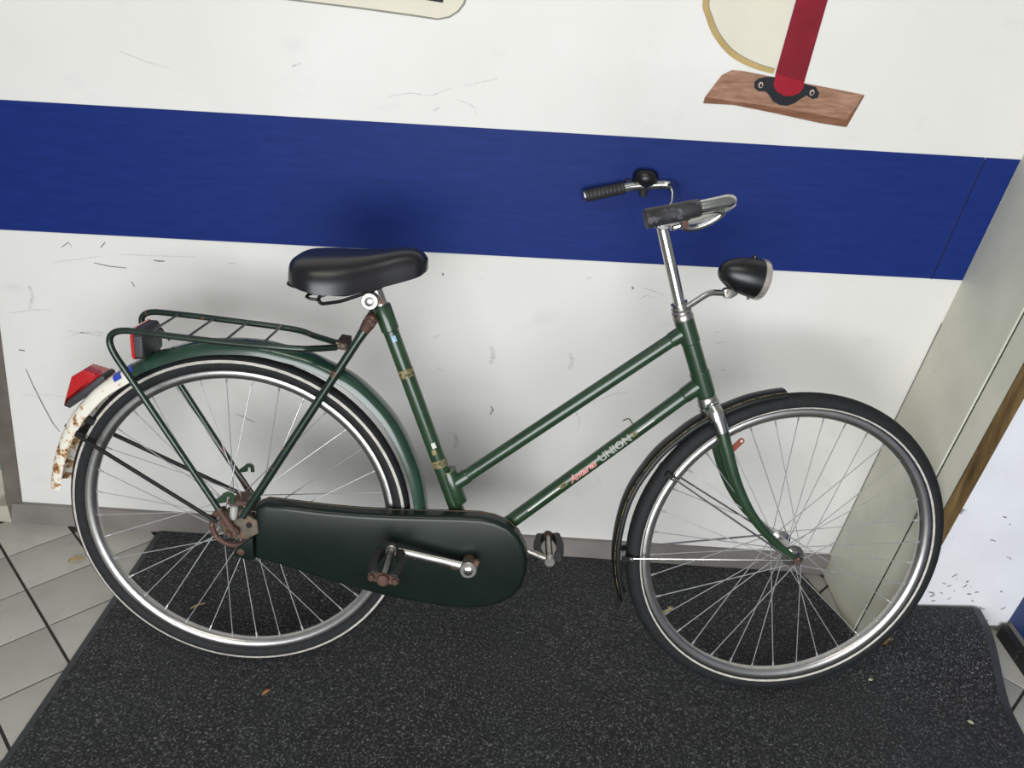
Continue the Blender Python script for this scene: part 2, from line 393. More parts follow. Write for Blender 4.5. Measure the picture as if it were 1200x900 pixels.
# baseboard
b = MB()
b.prism([(XL0 - 0.03, -0.012, 0.0), (xr(0) - 0.001, -0.012, 0.0), (xr(0.06) - 0.001, -0.012, 0.063), (XL0 - 0.015, -0.012, 0.063)], (0, 0.012, 0))
tag(b.build('baseboard_back', 'base_grey'), 'low grey baseboard under the white wall', 'baseboard', kind='structure')
# left post and the tiled wall beside it
b = MB(); z0, z1 = 0.050, ZT
b.prism([(xl(z0) - 0.042, -0.004, z0), (xl(z0), -0.004, z0), (xl(z1), -0.004, z1), (xl(z1) - 0.06, -0.004, z1)], (0, 0.09, 0))
tag(b.build('trim_3', 'post'), 'grey-brown corner post at the end of the white wall', 'post', kind='structure')
b = MB(); b.prism([(-2.3, 0.05, 0), (XL0 + 0.0, 0.05, 0), (xl(ZT), 0.05, ZT), (-2.3, 0.05, ZT)], (0, 0.05, 0))
wl = tag(b.build('wall_left', 'base_grey'), 'beige tiled wall beyond the corner post', 'wall', kind='structure')
tm = {}
for i in range(6):
    z = 0.005
    k = 0
    while z < 2.35:
        h = 0.028 if k == 1 else 0.128
        key = 'teal_tile' if k == 1 else 'wall_tile'
        if key not in tm:
            bb_ = MB(); bb_.prism([(0, 0, 0), (0.146, 0, 0), (0.146, 0, h), (0, 0, h)], (0, -0.008, 0)); tm[key] = bb_.build('wall_tile', key, wl).data
            o = COL.objects['wall_tile'] if 'wall_tile' in COL.objects and len(tm) == 1 else bpy.data.objects[-1]
            o = [q for q in wl.children if q.data == tm[key]][0]
        else:
            o = bpy.data.objects.new('wall_tile', tm[key]); COL.objects.link(o); o.parent = wl
        o.location = (XL0 - 0.03 - 0.15 * (i + 1), 0.05, z)
        z += h + 0.004; k += 1
b = MB(); b.box((XL0 - 0.048, 0.02, 0.026), (0.018, 0, 0), (0, 0.03, 0), (0, 0, 0.026))
tag(b.build('trim_4', 'wall_tile'), 'small stone block below the corner post', 'trim', kind='structure')
# floor: grout bed and rotated square tiles
b = MB(); b.prism([(-2.3, -3.6, -0.006), (2.3, -3.6, -0.006), (2.3, 0.1, -0.006), (-2.3, 0.1, -0.006)], (0, 0, -0.05))
floor = tag(b.build('floor', 'grout'), 'pale square floor tiles laid diagonally with dark grout lines', 'floor', kind='structure')
PT = 0.1595; hs = PT / 2 - 0.0032; S2 = math.sqrt(0.5)
tb = MB(); q = [(-hs, 0), (0, -hs), (hs, 0), (0, hs)]
q = [(x * math.sqrt(2), y * math.sqrt(2), -0.006) for x, y in q]
tb.prism(q, (0, 0, 0.006), 0.0012)
first = None; NT = 0
for i in range(-12, 24):
    for j in range(-30, 12):
        p = 0.1476 + (i + 0.5) * PT; r = -0.995 + (j + 0.5) * PT      # p = (-x+y)s, r = (x+y)s
        x = (r - p) * S2; y = (r + p) * S2
        if not (-1.95 < x < 1.75 and -1.45 < y < 0.04): continue
        if -0.80 < x < 0.66 and y < -0.14: continue                     # under the mat
        if 0.66 <= x < 1.02 and y < -0.42: continue
        if x > 1.5 and y < -1.0: continue
        if first is None:
            o = tb.build('floor_tile', 'tile', floor); first = o.data
        else:
            o = bpy.data.objects.new('floor_tile', first); COL.objects.link(o); o.parent = floor
        o.location = (x, y, 0); NT += 1

# door side on the right: jamb boards, raw wood edge, white door, blue wall
YS, YE = -0.237, -0.306
def leanbox(x0, x1, y0, y1, z0, z1):
    P = [(x0 + LEAN * z, y, z) for z in (z0, z1) for (x, y) in ((x0, y0),) ]
    return [(x0 + LEAN * z0, y0, z0), (x1 + LEAN * z0, y0, z0), (x1 + LEAN * z1, y0, z1), (x0 + LEAN * z1, y0, z1)], (0, y1 - y0, 0)
def lean_prism(x0, x1, y0, y1, z0, z1):
    bb = MB(); P, off = leanbox(x0, x1, y0, y1, z0, z1); bb.prism(P, off); return bb
tag(lean_prism(X_CORNER, X_CORNER + 0.045, YS + 0.0032, 0.0, 0.004, ZT).build('trim_5', 'jamb'), 'wide greenish-white side board meeting the wall corner', 'door frame', kind='structure')
lean_prism(X_CORNER - 0.0012, X_CORNER + 0.001, -0.0022, -0.0002, 0.004, 0.74).build('corner_crack', 'post', bpy.data.objects['trim_5'])
lean_prism(X_CORNER + 0.0045, X_CORNER + 0.03, YS - 0.0024, YS + 0.0031, 0.004, ZT).build('gap_shade', 'black_base', bpy.data.objects['trim_5'])  # black slab inside the board gap, standing in for its shade
tag(lean_prism(X_CORNER + 0.004, X_CORNER + 0.040, YE, YS - 0.0025, 0.004, ZT).build('trim_6', 'jamb'), 'narrow greenish-white door frame board beside the raw wood edge', 'door frame', kind='structure')
tag(lean_prism(X_CORNER + 0.004, X_CORNER + 0.040, YE - 0.004, YE - 0.0005, 0.004, ZT).build('trim_7', 'raw_wood'), 'unpainted brown wood edge of the door frame', 'door frame', kind='structure')
tag(lean_prism(X_CORNER + 0.042, 1.262, -0.185, -0.150, 0.018, ZT).build('door_1', 'door_white'), 'white door with black scuffs behind the curled mat corner', 'door', kind='structure')
tag(lean_prism(1.262, 1.34, -0.75, -0.186, 0.040, 0.95).build('wall_right', 'blue_dark'), 'low dark blue panelled wall beside the white door', 'wall', kind='structure')
tag(lean_prism(1.240, 1.34, -0.75, -0.20, 0.0, 0.034).build('baseboard_right', 'black_base'), 'black plinth under the dark blue wall', 'baseboard', kind='structure')
tag(lean_prism(1.256, 1.2625, -0.75, -0.20, 0.034, 0.040).build('trim_8', 'base_grey'), 'thin grey edge strip along the foot of the blue wall', 'trim', kind='structure')

# scuff marks and one thin diagonal line on the wall (each where the photo shows one)
def scuff(pts, wpx, mname, parent=wall_back, y=-0.0006):
    P = [on_wall(p, y) for p in pts]; bb = MB(); vs = []; n = len(P)
    for i, p in enumerate(P):
        t = (P[min(i + 1, n - 1)] - P[max(i - 1, 0)]).normalized(); nn = Vector((-t.z, 0, t.x))
        k = 0.5 * wpx / 540 * (0.35 + 0.65 * math.sin(PI * (i + 0.5) / n))
        vs += [p + nn * k, p - nn * k]
    bb.add(vs, [[2 * i, 2 * i + 1, 2 * i + 3, 2 * i + 2] for i in range(n - 1)])
    return bb.build('scuff_mark', mname, parent)
for pts, wd, mn in (
    ([(30, 432), (38, 450), (50, 474), (62, 496), (70, 506)], 1.8, 'scuff'),  # thin dark diagonal line at the left of the wall
    ([(78, 395), (95, 390), (115, 389), (128, 392)], 1.2, 'scuff_soft'), ([(80, 388), (105, 391), (121, 394)], 1.4, 'scuff_soft'),
    ([(34, 335), (38, 348), (35, 362)], 5, 'scuff_soft'), ([(10, 367), (40, 363), (62, 364)], 1.2, 'scuff_soft'),
    ([(22, 410), (29, 411)], 2.2, 'scuff'), ([(25, 463), (55, 463), (75, 465)], 1.0, 'scuff_soft'),
    ([(72, 290), (80, 284), (84, 289)], 1.3, 'scuff'), ([(110, 308), (128, 312), (148, 314)], 1.4, 'scuff'), ([(180, 305), (186, 306), (193, 306)], 2, 'scuff'),
    ([(118, 290), (123, 284)], 1.6, 'scuff'), ([(154, 330), (158, 336)], 1.4, 'scuff'), ([(60, 308), (90, 304), (120, 300)], 1.0, 'scuff_soft'),
    ([(140, 298), (190, 300), (230, 301)], 1.0, 'scuff_soft'), ([(266, 308), (276, 309)], 1.8, 'scuff_soft'),
    ([(277, 485), (288, 490), (299, 495)], 1.2, 'scuff'), ([(575, 476), (578, 480), (574, 486)], 2.2, 'scuff'),
    ([(668, 414), (671, 424), (667, 433)], 6, 'scuff_soft'), ([(576, 407), (579, 416), (575, 426)], 7, 'scuff_soft'), ([(532, 508), (536, 517), (532, 525)], 7, 'scuff_soft'),
    ([(505, 398), (515, 392)], 2.0, 'scuff_soft'), ([(512, 432), (520, 434)], 1.4, 'scuff_soft'), ([(519, 320), (519, 323)], 2.5, 'scuff'),
    ([(741, 336), (742, 339)], 3.0, 'scuff'), ([(687, 327), (693, 325)], 2.0, 'scuff_soft'), ([(755, 338), (766, 341), (778, 346)], 1.6, 'scuff_soft'),
    ([(750, 350), (758, 346), (768, 349)], 1.4, 'scuff_soft'), ([(692, 460), (697, 474)], 2, 'scuff_soft'), ([(700, 470), (718, 462), (735, 460)], 2, 'scuff_soft'),
    ([(660, 472), (672, 478), (680, 492), (676, 505)], 3, 'scuff_soft'), ([(665, 556), (674, 558)], 2, 'scuff_soft'), ([(836, 390), (843, 389)], 2.2, 'scuff_soft'),
    ([(838, 402), (850, 401)], 1.4, 'scuff_soft'), ([(845, 434), (850, 433)], 2, 'scuff_soft'), ([(455, 113), (480, 109), (505, 112), (530, 103)], 1.0, 'scuff_soft'),
    ([(536, 117), (548, 121), (556, 126), (558, 135)], 1.2, 'scuff_soft'), ([(508, 130), (515, 126)], 2, 'scuff_soft'), ([(342, 78), (352, 74)], 2.4, 'scuff_soft'),
    ([(545, 100), (560, 97), (583, 92)], 1.0, 'scuff_soft'), ([(140, 60), (170, 72), (200, 80)], 1.0, 'scuff_soft'), ([(620, 585), (640, 592)], 1.6, 'scuff_soft'),
    ([(560, 330), (566, 324)], 1.2, 'scuff_soft'), ([(700, 560), (704, 566)], 1.6, 'scuff_soft')):
    scuff(pts, wd, mn)

rd = random.Random(3)
for k in range(26):
    u = rd.random(); cx = 1085 + 105 * u; cy = 735 - 150 * rd.random() ** 1.4 * (0.35 + 0.65 * u)
    if cy > 705 and cx < 1145: cy -= 40
    d_ = rd.uniform(-0.9, 0.6); l_ = rd.uniform(1.5, 7)
    scuff([(cx, cy), (cx + l_ * 0.5 * math.cos(d_) + rd.uniform(-1, 1), cy + l_ * 0.5 * math.sin(d_)), (cx + l_ * math.cos(d_), cy + l_ * math.sin(d_) + rd.uniform(-1, 1))], rd.uniform(0.8, 2.0), 'scuff', bpy.data.objects['door_1'], -0.1862)
# wall paintings (flat mural painted on the white wall)
def mural(pts, yo, name, mname, parent, th=0.0005):
    bb = MB(); bb.prism([on_wall(p, -yo) for p in pts], (0, -th, 0)); return bb.build(name, mname, parent, 20)
root = empty('wall_painting', (0.50, 0, 1.16)); tag(root, 'painted red pole on a wooden plank with a tan ring, on the white wall', 'wall painting')
def reparent(o, p):
    o.parent = p; o.matrix_parent_inverse = Matrix.Translation(-p.location); return o
arc = curve([Vector((x, y, 0)) for x, y in ((905, -150), (862, -110), (834, -55), (823.5, 0), (827, 20), (836.5, 43), (855, 65), (880, 79), (906, 86.5))], 5)
arc_in = curve([Vector((x, y, 0)) for x, y in ((905, -140), (867, -104), (841, -52), (830.5, 0), (834, 19), (843, 40), (860, 60), (884, 73.5), (908, 81))], 5)
pole_side = [(908, 84), (934, -10), (950, -75), (960, -130)]
reparent(mural([(p.x, p.y) for p in arc_in] + pole_side, 0.0003, 'disc', 'mural_cream', root), root)
bb = MB(); vs = []
for p, q_ in zip(arc, arc_in): vs += [on_wall((p.x, p.y), -0.0006), on_wall((q_.x, q_.y), -0.0006)]
bb.add(vs + [v + Vector((0, -0.0004, 0)) for v in vs], [[2 * k, 2 * k + 1, 2 * k + 3, 2 * k + 2] for k in range(len(arc) - 1)] + [[len(vs) + 2 * k, len(vs) + 2 * k + 1, len(vs) + 2 * k + 3, len(vs) + 2 * k + 2] for k in range(len(arc) - 1)])
reparent(bb.build('ring', 'mural_tan', root), root)
bb = MB(); vs = []
for p, q_ in zip(arc, arc_in):
    k_ = on_wall((q_.x, q_.y), -0.0011); w_ = on_wall((q_.x + (q_.x - p.x) * 0.16, q_.y + (q_.y - p.y) * 0.16), -0.0011); vs += [k_, w_]
bb.add(vs, [[2 * k, 2 * k + 1, 2 * k + 3, 2 * k + 2] for k in range(len(arc) - 1)]); reparent(bb.build('ring_outline', 'mural_grey', root), root)
reparent(mural([(858, 82), (870, 83), (1012, 111), (1004, 122), (992, 141), (960, 134), (900, 124), (826, 114), (838, 98), (846, 88)], 0.0010, 'plank', 'plank', root), root)
reparent(mural([(824, 121), (826, 114), (900, 124), (960, 134), (992, 141), (1012, 111), (1013, 112), (992, 149), (960, 144), (905, 132), (860, 123)], 0.0012, 'plank_edge', 'plank_edge', root), root)
bracket = [(905, 90), (897, 90), (889, 92), (884, 96), (884, 103), (889, 107), (897, 107), (901, 111), (906, 119), (914, 123), (922, 124), (931, 121), (938, 116), (945, 112), (952, 116), (958, 115), (960, 109), (956, 102), (949, 100), (941, 98)]
reparent(mural(bracket, 0.0018, 'bracket', 'mural_black', root), root)
for cx, cy in ((891.5, 99.5), (951.5, 108.5)):
    P = on_wall((cx, cy), -0.0023); bb = MB()
    bb.prism([(P.x + 0.0048 * math.cos(a), P.y, P.z + 0.0060 * math.sin(a)) for a in [2 * PI * k / 16 for k in range(16)]], (0, -0.0004, 0))
    reparent(bb.build('screw', 'mural_pin', root), root)
    P.y -= 0.0004; bb = MB(); bb.prism([(P.x + 0.0006 + 0.0028 * math.cos(a), P.y, P.z - 0.001 + 0.0036 * math.sin(a)) for a in [2 * PI * k / 12 for k in range(12)]], (0, -0.0003, 0))
    reparent(bb.build('screw_slot', 'mural_black', root), root)
pl, prr = on_wall((932.5, 0)), on_wall((969.5, 0)); bl, br = on_wall((908.5, 86)), on_wall((942, 96))
up_l = bl + (pl - bl) * 3.2; up_r = br + (prr - br) * 3.2
end = [on_wall(p) for p in ((941, 103), (936, 109), (927, 112.5), (918, 112), (910, 107), (906, 100))]
bb = MB(); bb.prism([Vector((p.x, -0.0026, p.z)) for p in (bl, up_l, up_r, br)], (0, -0.0004, 0)); reparent(bb.build('pole', 'mural_red', root, 20), root)
bb = MB(); bb.prism([Vector((p.x, -0.0026, p.z)) for p in [bl, br] + end], (0, -0.0004, 0)); reparent(bb.build('pole_end', 'mural_red_end', root, 20), root)
root2 = empty('wall_painting', (-0.30, 0, 1.31)); tag(root2, 'painted cream rounded board with grey outline above the blue band', 'wall painting')
crm = [(300, -5), (335, 0), (420, 10.5), (485, 19.5), (513, 23.5), (527, 21), (538, 14), (545, 5), (549, -8), (551, -40), (540, -90), (300, -120)]
reparent(mural(crm, 0.0002, 'board_outline', 'mural_grey', root2), root2)
reparent(mural([(303, -6), (336, -2), (420, 8.2), (485, 17.0), (513, 21.5), (526, 19), (536, 12.5), (542.5, 4), (546.5, -8), (548, -40), (537, -88), (303, -117)], 0.0008, 'board', 'mural_cream', root2), root2)
reparent(mural([(497, -2), (499, 0), (519, 3.2), (520, -2), (521, -30), (500, -34)], 0.0014, 'black_mark', 'mural_black', root2), root2)

# door mat
def mat_xr(y): return 1.158 - 0.10 * max(0.0, -(y + 0.2)) 
def mat_yb(x):
    if x < 0.775: return -0.016
    if x < 0.83: return -0.016 - (x - 0.775) / 0.055 * 0.30 + 0.006 * math.sin(x * 900)
    if x < 0.912: return -0.316
    if x < 0.925: return -0.316 + (x - 0.912) / 0.013 * 0.119
    return -0.197
def mat_z(x, y):
    z = MAT_Z
    k = max(0.0, min(1.0, (x - 0.80) / 0.09)); k = k * k * (3 - 2 * k)
    t = max(0.0, min(1.0, (y + 0.46) / 0.21)); t = t * t * (3 - 2 * t); z += k * (0.056 + 0.016 * max(0, x - 0.9) / 0.25) * t
    z += 0.0012 * math.sin(x * 9 + y * 4) * math.sin(y * 7 + 1.3)
    return z
NX, NY = 150, 70; XL = -0.913; YF = -1.75
vs = []; fs = []
for i in range(NX + 1):
    for j in range(NY + 1):
        u = i / NX; v = j / NY
        x = XL + (mat_xr(-0.6) - XL) * u; yb = mat_yb(x); y = yb + (YF - yb) * (v ** 1.6)
        x = XL + (mat_xr(y) - XL) * u
        vs.append((x, y, mat_z(x, y)))
W = NY + 1
for i in range(NX):
    for j in range(NY): fs.append([i * W + j, i * W + j + 1, (i + 1) * W + j + 1, (i + 1) * W + j])
bm_ = MB(); bm_.add(vs, fs)
border = [i * W for i in range(NX + 1)] + [NX * W + j for j in range(1, NY + 1)] + [i * W + NY for i in range(NX - 1, -1, -1)] + [j for j in range(NY - 1, 0, -1)]
o_ = len(bm_.v); bm_.v += [Vector(vs[k]) - Vector((0, 0, 0.0065)) for k in border]
for k in range(len(border)):
    k2 = (k + 1) % len(border); bm_.f.append([border[k], border[k2], o_ + k2, o_ + k]); bm_.m.append(0)
door_mat = bm_.build('door_mat', 'carpet', None, 60); tag(door_mat, 'large dark grey carpet mat under the bicycle with one curled corner', 'mat')
def strip(path, wdt, name):
    bb = MB(); vs = []; n = len(path)
    for i, (p, side) in enumerate(path):
        q = p + side * wdt; vs += [p + Vector((0, 0, 0.0006)), q + Vector((0, 0, -0.003)), q + Vector((0, 0, -0.0068)), p - Vector((0, 0, 0.0062))]
    fs = []
    for i in range(n - 1):
        for k in range(4): fs.append([4 * i + k, 4 * i + (k + 1) % 4, 4 * i + 4 + (k + 1) % 4, 4 * i + 4 + k])
    bb.add(vs, fs); return bb.build(name, 'mat_edge', door_mat, 40)
ys = [-0.016 + (YF + 0.016) * k / 40 for k in range(41)]
strip([(Vector((XL, y, mat_z(XL, y))), Vector((-1, 0, 0))) for y in ys], 0.016, 'rubber_edge')
ys = [-0.197 + (YF + 0.197) * (k / 50) ** 1.5 for k in range(51)]
strip([(Vector((mat_xr(y), y, mat_z(mat_xr(y), y))), Vector((1, 0, 0))) for y in ys], 0.020, 'rubber_edge')

# ================================================================== BICYCLE
bike = empty('bicycle'); bike.matrix_world = Matrix.Translation(CONTACT) @ Matrix((BX, -BN, BU)).transposed().to_4x4()
tag(bike, 'worn dark green step-through bicycle with chrome handlebar leaning on the wall', 'bicycle')
def part(bb, name, mats, parent=None, steer=False, label=None, sharp=35):
    o = bb.build(name, mats, parent or bike, sharp, M_STEER if (steer and (parent is None or parent is bike)) else None)
    if label: o['label'] = label
    return o
def LP(pts): return [L(p) for p in pts]
U3 = lambda px, c=0.0, st=False: un(px, c, st)

BB = Vector((0.482, -0.050, 0))
seat_top = U3((447, 358)); seat_dir = (seat_top - BB).normalized()
head_top = Vector((0.8655, 0.4767, 0)); head_bot = Vector((0.9286, 0.3262, 0))
HD = (head_top - head_bot).normalized()
# ---- frame
f = MB(); f.tube(LP([BB, seat_top]), 0.0155, 20)
f.lathe([(0.021, -0.036), (0.0225, -0.034), (0.0225, 0.034), (0.021, 0.036)], L(BB), (0, 1, 0), 24)
lug = U3((531, 568)); f.tube(LP([lug + seat_dir * 0.035, lug + seat_dir * 0.033, lug - seat_dir * 0.04, lug - seat_dir * 0.042]), [0.0158, 0.0172, 0.0172, 0.0158], 20)
f.tube(LP([seat_top + seat_dir * 0.001, seat_top - seat_dir * 0.001, seat_top - seat_dir * 0.050, seat_top - seat_dir * 0.052]), [0.0165, 0.0178, 0.0178, 0.0157], 20)
frame = part(f, 'frame', 'green', label='dark green seat tube and bottom bracket')
h = MB(); h.tube(LP([head_bot - HD * 0.004, head_top]), 0.0180, 24)
for cpt in (U3((803, 388)), U3((819, 450))):
    k = (cpt - head_bot).dot(HD); c0 = head_bot + HD * k
    h.tube(LP([c0 + HD * 0.026, c0 + HD * 0.024, c0 - HD * 0.024, c0 - HD * 0.026]), [0.0180, 0.0195, 0.0195, 0.0180], 24)
head = part(h, 'head_tube', 'green', frame)
def frame_tube(name, p0, p1, r, lug0=0.045, lug1=0.04):
    d = (p1 - p0).normalized(); t = MB(); t.tube(LP([p0, p1]), r, 20)
    t.tube(LP([p0, p0 + d * lug0, p0 + d * (lug0 + 0.004)]), [r + 0.0016, r + 0.0016, r], 20)
    t.tube(LP([p1, p1 - d * lug1, p1 - d * (lug1 + 0.004)]), [r + 0.0016, r + 0.0016, r], 20)
    return part(t, name, 'green', frame)
tt1 = U3((803, 388)); tt0 = U3((531, 568)); dt1 = U3((819, 451)); dt0 = BB
dtp = U3((600, 610)); dt0 = dtp + (dtp - dt1).normalized() * 0.085
frame_tube('top_tube', tt0, tt1, 0.0138, 0.036, 0.030)
down = frame_tube('down_tube', dt0, dt1, 0.0150, 0.036, 0.034)
for s in (1, -1):
    t = MB(); st_top = U3((437, 372), 0.0); st_top.z = s * 0.022
    p1 = Vector((0.022, 0.030, s * 0.062))
    t.tube(LP([st_top + Vector((-0.004, -0.004, 0)), st_top * 0.96 + p1 * 0.04, st_top * 0.9 + p1 * 0.1, p1 * 0.97 + st_top * 0.03, p1]), [0.0085, 0.0105, 0.0085, 0.0080, 0.0075], 14, flat=1.0)
    t.lathe([(0.011, -0.006), (0.0125, -0.004), (0.0125, 0.004), (0.010, 0.006)], L((st_top.x - 0.001, st_top.y, s * 0.022)), (0, 1, 0), 16)
    part(t, 'seat_stay', 'green_worn', frame)
    t = MB(); dd_ = (p1 - st_top).normalized(); t.tube(LP([st_top - dd_ * 0.012, st_top - dd_ * 0.008, st_top + dd_ * 0.010, st_top + dd_ * 0.030]), [0.006, 0.0125, 0.0125, 0.0092], 14); t.lathe([(0.006, 0.010), (0.006, 0.015), (0.004, 0.016)], L(st_top), (0, -s, 0), 10); part(t, 'stay_lug', 'rust', frame)
    t = MB(); t.tube(LP([BB + Vector((-0.02, -0.002, s * 0.028)), Vector((0.25, -0.03, s * 0.032)), Vector((0.03, -0.006, s * 0.044))]), [0.010, 0.008, 0.006], 12)
    part(t, 'chain_stay', 'green_worn', frame)
# gold bands and small stickers on the seat tube
for px in ((487, 433), (513, 542)):
    p = U3(px); k = (p - BB).dot(seat_dir); c0 = BB + seat_dir * k; t = MB()
    t.tube(LP([c0 - seat_dir * 0.008, c0 + seat_dir * 0.008]), 0.01565, 20, caps=False); part(t, 'gold_band', 'gold', frame)
def on_tube(p0, d, r, along, ang, lift=0.0003):
    """point on a tube of the bike plane; ang = 0 faces the viewer, positive turns up"""
    e = Vector((-d.y, d.x, 0)); 
    if e.y < 0: e = -e
    return p0 + d * along + Vector((0, 0, 1)) * ((r + lift) * math.cos(ang)) + e * ((r + lift) * math.sin(ang))
def tube_patch(p0, d, r, a0, a1, t0, t1, name, mname, parent, n=6):
    bb = MB(); vs = []
    for i in range(2):
        for k in range(n + 1): vs.append(L(on_tube(p0, d, r, (a0, a1)[i], t0 + (t1 - t0) * k / n)))
    bb.add(vs, [[k, k + 1, n + 2 + k, n + 1 + k] for k in range(n)]); return part(bb, name, mname, parent)
for px, mn in (((466, 394), 'sticker_blue'), ((509, 519), 'decal_white'), ((512, 526), 'gold')):
    p = U3(px); k = (p - BB).dot(seat_dir); tube_patch(BB, seat_dir, 0.0156, k - 0.006, k + 0.006, 0.0 if mn != 'gold' else -0.3, 0.55 if mn != 'gold' else 0.3, 'sticker', mn, frame)
# thin gold lines where the lugs end
for (pc, dd, rr, mn) in ((lug + seat_dir * 0.0345, seat_dir, 0.0168, 'gold'),):
    t = MB(); t.tube(LP([pc - dd * 0.0008, pc + dd * 0.0008]), rr, 20, caps=False); part(t, 'lug_line', mn, frame)
# lettering on the down tube
DD = (dt1 - dt0).normalized()
def along(px): return (U3(px, 0.015) - dt0).dot(DD)
def tube_text(body, px0, px1, hgt, mname, name, ang0, shear=0.0, lift=0.0006, bold=0.0):
    cu = bpy.data.curves.new(name, 'FONT'); cu.body = body; cu.size = 1.0; cu.shear = shear; cu.offset = bold; cu.resolution_u = 3
    ob = bpy.data.objects.new(name, cu); COL.objects.link(ob)
    bpy.context.view_layer.update()
    me = bpy.data.meshes.new_from_object(ob); bpy.data.objects.remove(ob)
    import bmesh
    bm = bmesh.new(); bm.from_mesh(me); bmesh.ops.triangulate(bm, faces=bm.faces)
    bmesh.ops.subdivide_edges(bm, edges=bm.edges, cuts=3, use_grid_fill=True); bm.to_mesh(me); bm.free()
    xs = [v.co.x for v in me.vertices]; yy = [v.co.y for v in me.vertices]
    a0, a1 = along(px0), along(px1); R = 0.0150
    for v in me.vertices:
        s_ = a0 + (v.co.x - min(xs)) / (max(xs) - min(xs)) * (a1 - a0)
        an = ang0 + ((v.co.y - min(yy)) / (max(yy) - min(yy)) - 0.5) * hgt / R
        v.co = L(on_tube(dt0, DD, R, s_, an, lift))
    me.materials.append(M[mname]); o = bpy.data.objects.new(name, me); COL.objects.link(o); o.parent = down; return o
tube_text('UNION', (701, 536), (738, 512), 0.0165, 'decal_grey', 'maker_lettering', 0.12, 0.0, 0.0006, 0.030)
tube_text('Antares', (668, 565), (698, 541), 0.0150, 'decal_pink', 'model_lettering_outline', 0.12, 0.35, 0.0005, 0.035)
tube_text('Antares', (668.5, 564.5), (697.5, 541.5), 0.0125, 'decal_red', 'model_lettering', 0.12, 0.35, 0.0009, -0.004)
for p0, p1, mn, t0, t1 in (((655, 571), (663, 565), 'gold', -0.15, 0.45), ((618, 598), (655, 571), 'decal_white', 0.08, 0.26), ((739, 509), (744, 505), 'gold', -0.15, 0.45), ((745, 504), (765, 490), 'decal_white', 0.02, 0.2)):
    tube_patch(dt0, DD, 0.0151, along(p0), along(p1), t0, t1, 'tube_transfer', mn, down)
t = MB(); p = U3((742, 500)); t.tube(fillet(LP([p, U3((741, 496)), U3((737, 490)), U3((730, 493))]), 0.004), 0.0016, 8); part(t, 'cable_hook', 'rust_tan', frame)
# headset
t = MB()
t.lathe([(0.0165, -0.004), (0.0195, -0.002), (0.0205, 0.004), (0.019, 0.008), (0.0195, 0.010), (0.0195, 0.016), (0.0175, 0.018), (0.018, 0.020), (0.018, 0.024), (0.0135, 0.027)], L(head_top), LD(HD), 24)
part(t, 'upper_headset', 'steel', steer=True)
t = MB(); t.lathe([(0.0180, -0.004), (0.0200, -0.008), (0.0195, -0.014), (0.0215, -0.018), (0.021, -0.022)], L(head_bot), LD(HD), 24); part(t, 'lower_headset', 'steel', steer=True)
# ---- fork
HUBF = Vector((1.146, -0.008, 0)); RF = 0.3445
fork = MB()
for s in (1, -1):
    path = [(0.936, 0.310, 0.020 * s), (0.951, 0.283, 0.030 * s), (0.974, 0.222, 0.036 * s), (0.9985, 0.160, 0.040 * s), (1.030, 0.103, 0.044 * s), (1.066, 0.058, 0.047 * s), (1.108, 0.020, 0.050 * s), (1.140, -0.004, 0.052 * s)]
    pts = curve(path, 5); n = len(pts)
    fork.tube(LP(pts), [0.0145 - 0.0075 * (i / (n - 1)) for i in range(n)], 16, flat=0.78, up=(0, 1, 0))
    fork.box(L((1.146, -0.008, 0.052 * s)), (0.012, 0, -0.004), (0, 0.002, 0), (0.003, 0, 0.009))
fork.tube(LP([head_bot - HD * 0.022, head_bot - HD * 0.034]), 0.016, 16)
fork = part(fork, 'fork', 'green', steer=True)
t = MB(); cr = head_bot - HD * 0.021
t.lathe([(0.019, 0.0), (0.0215, -0.003), (0.0225, -0.010), (0.0215, -0.018), (0.018, -0.024)], L(cr), LD(HD), 24)
for s in (1, -1):
    t.tube(LP([(0.937, 0.312, 0.017 * s), (0.943, 0.298, 0.027 * s), (0.951, 0.280, 0.031 * s), (0.959, 0.260, 0.0335 * s)]), [0.012, 0.0172, 0.0158, 0.0145], 14, flat=0.9, up=(0, 1, 0))
part(t, 'fork_crown_cap', 'chrome', fork)
# rust-red tab on the fork
t = MB(); c0 = U3((869, 517), 0.03, True); c1 = U3((857, 528), 0.03, True); dd = (c0 - c1).normalized(); ee = Vector((-dd.y, dd.x, 0)) * 0.0062
ring = [c1 - ee, c1 + ee] + [c0 + ee * math.cos(k * PI / 8) + dd * 0.0062 * math.sin(k * PI / 8) for k in range(9)]
t.prism(LP(ring), (0, 0.002, 0)); o = part(t, 'lamp_tab', 'rust_red', fork, label='rust-red steel tab with a round hole')
t = MB(); t.lathe([(0.0024, 0), (0.0024, 0.0006)], L(c0) + Vector((0, -0.0007, 0)), (0, 1, 0), 12); part(t, 'tab_hole', 'decal_white', fork)

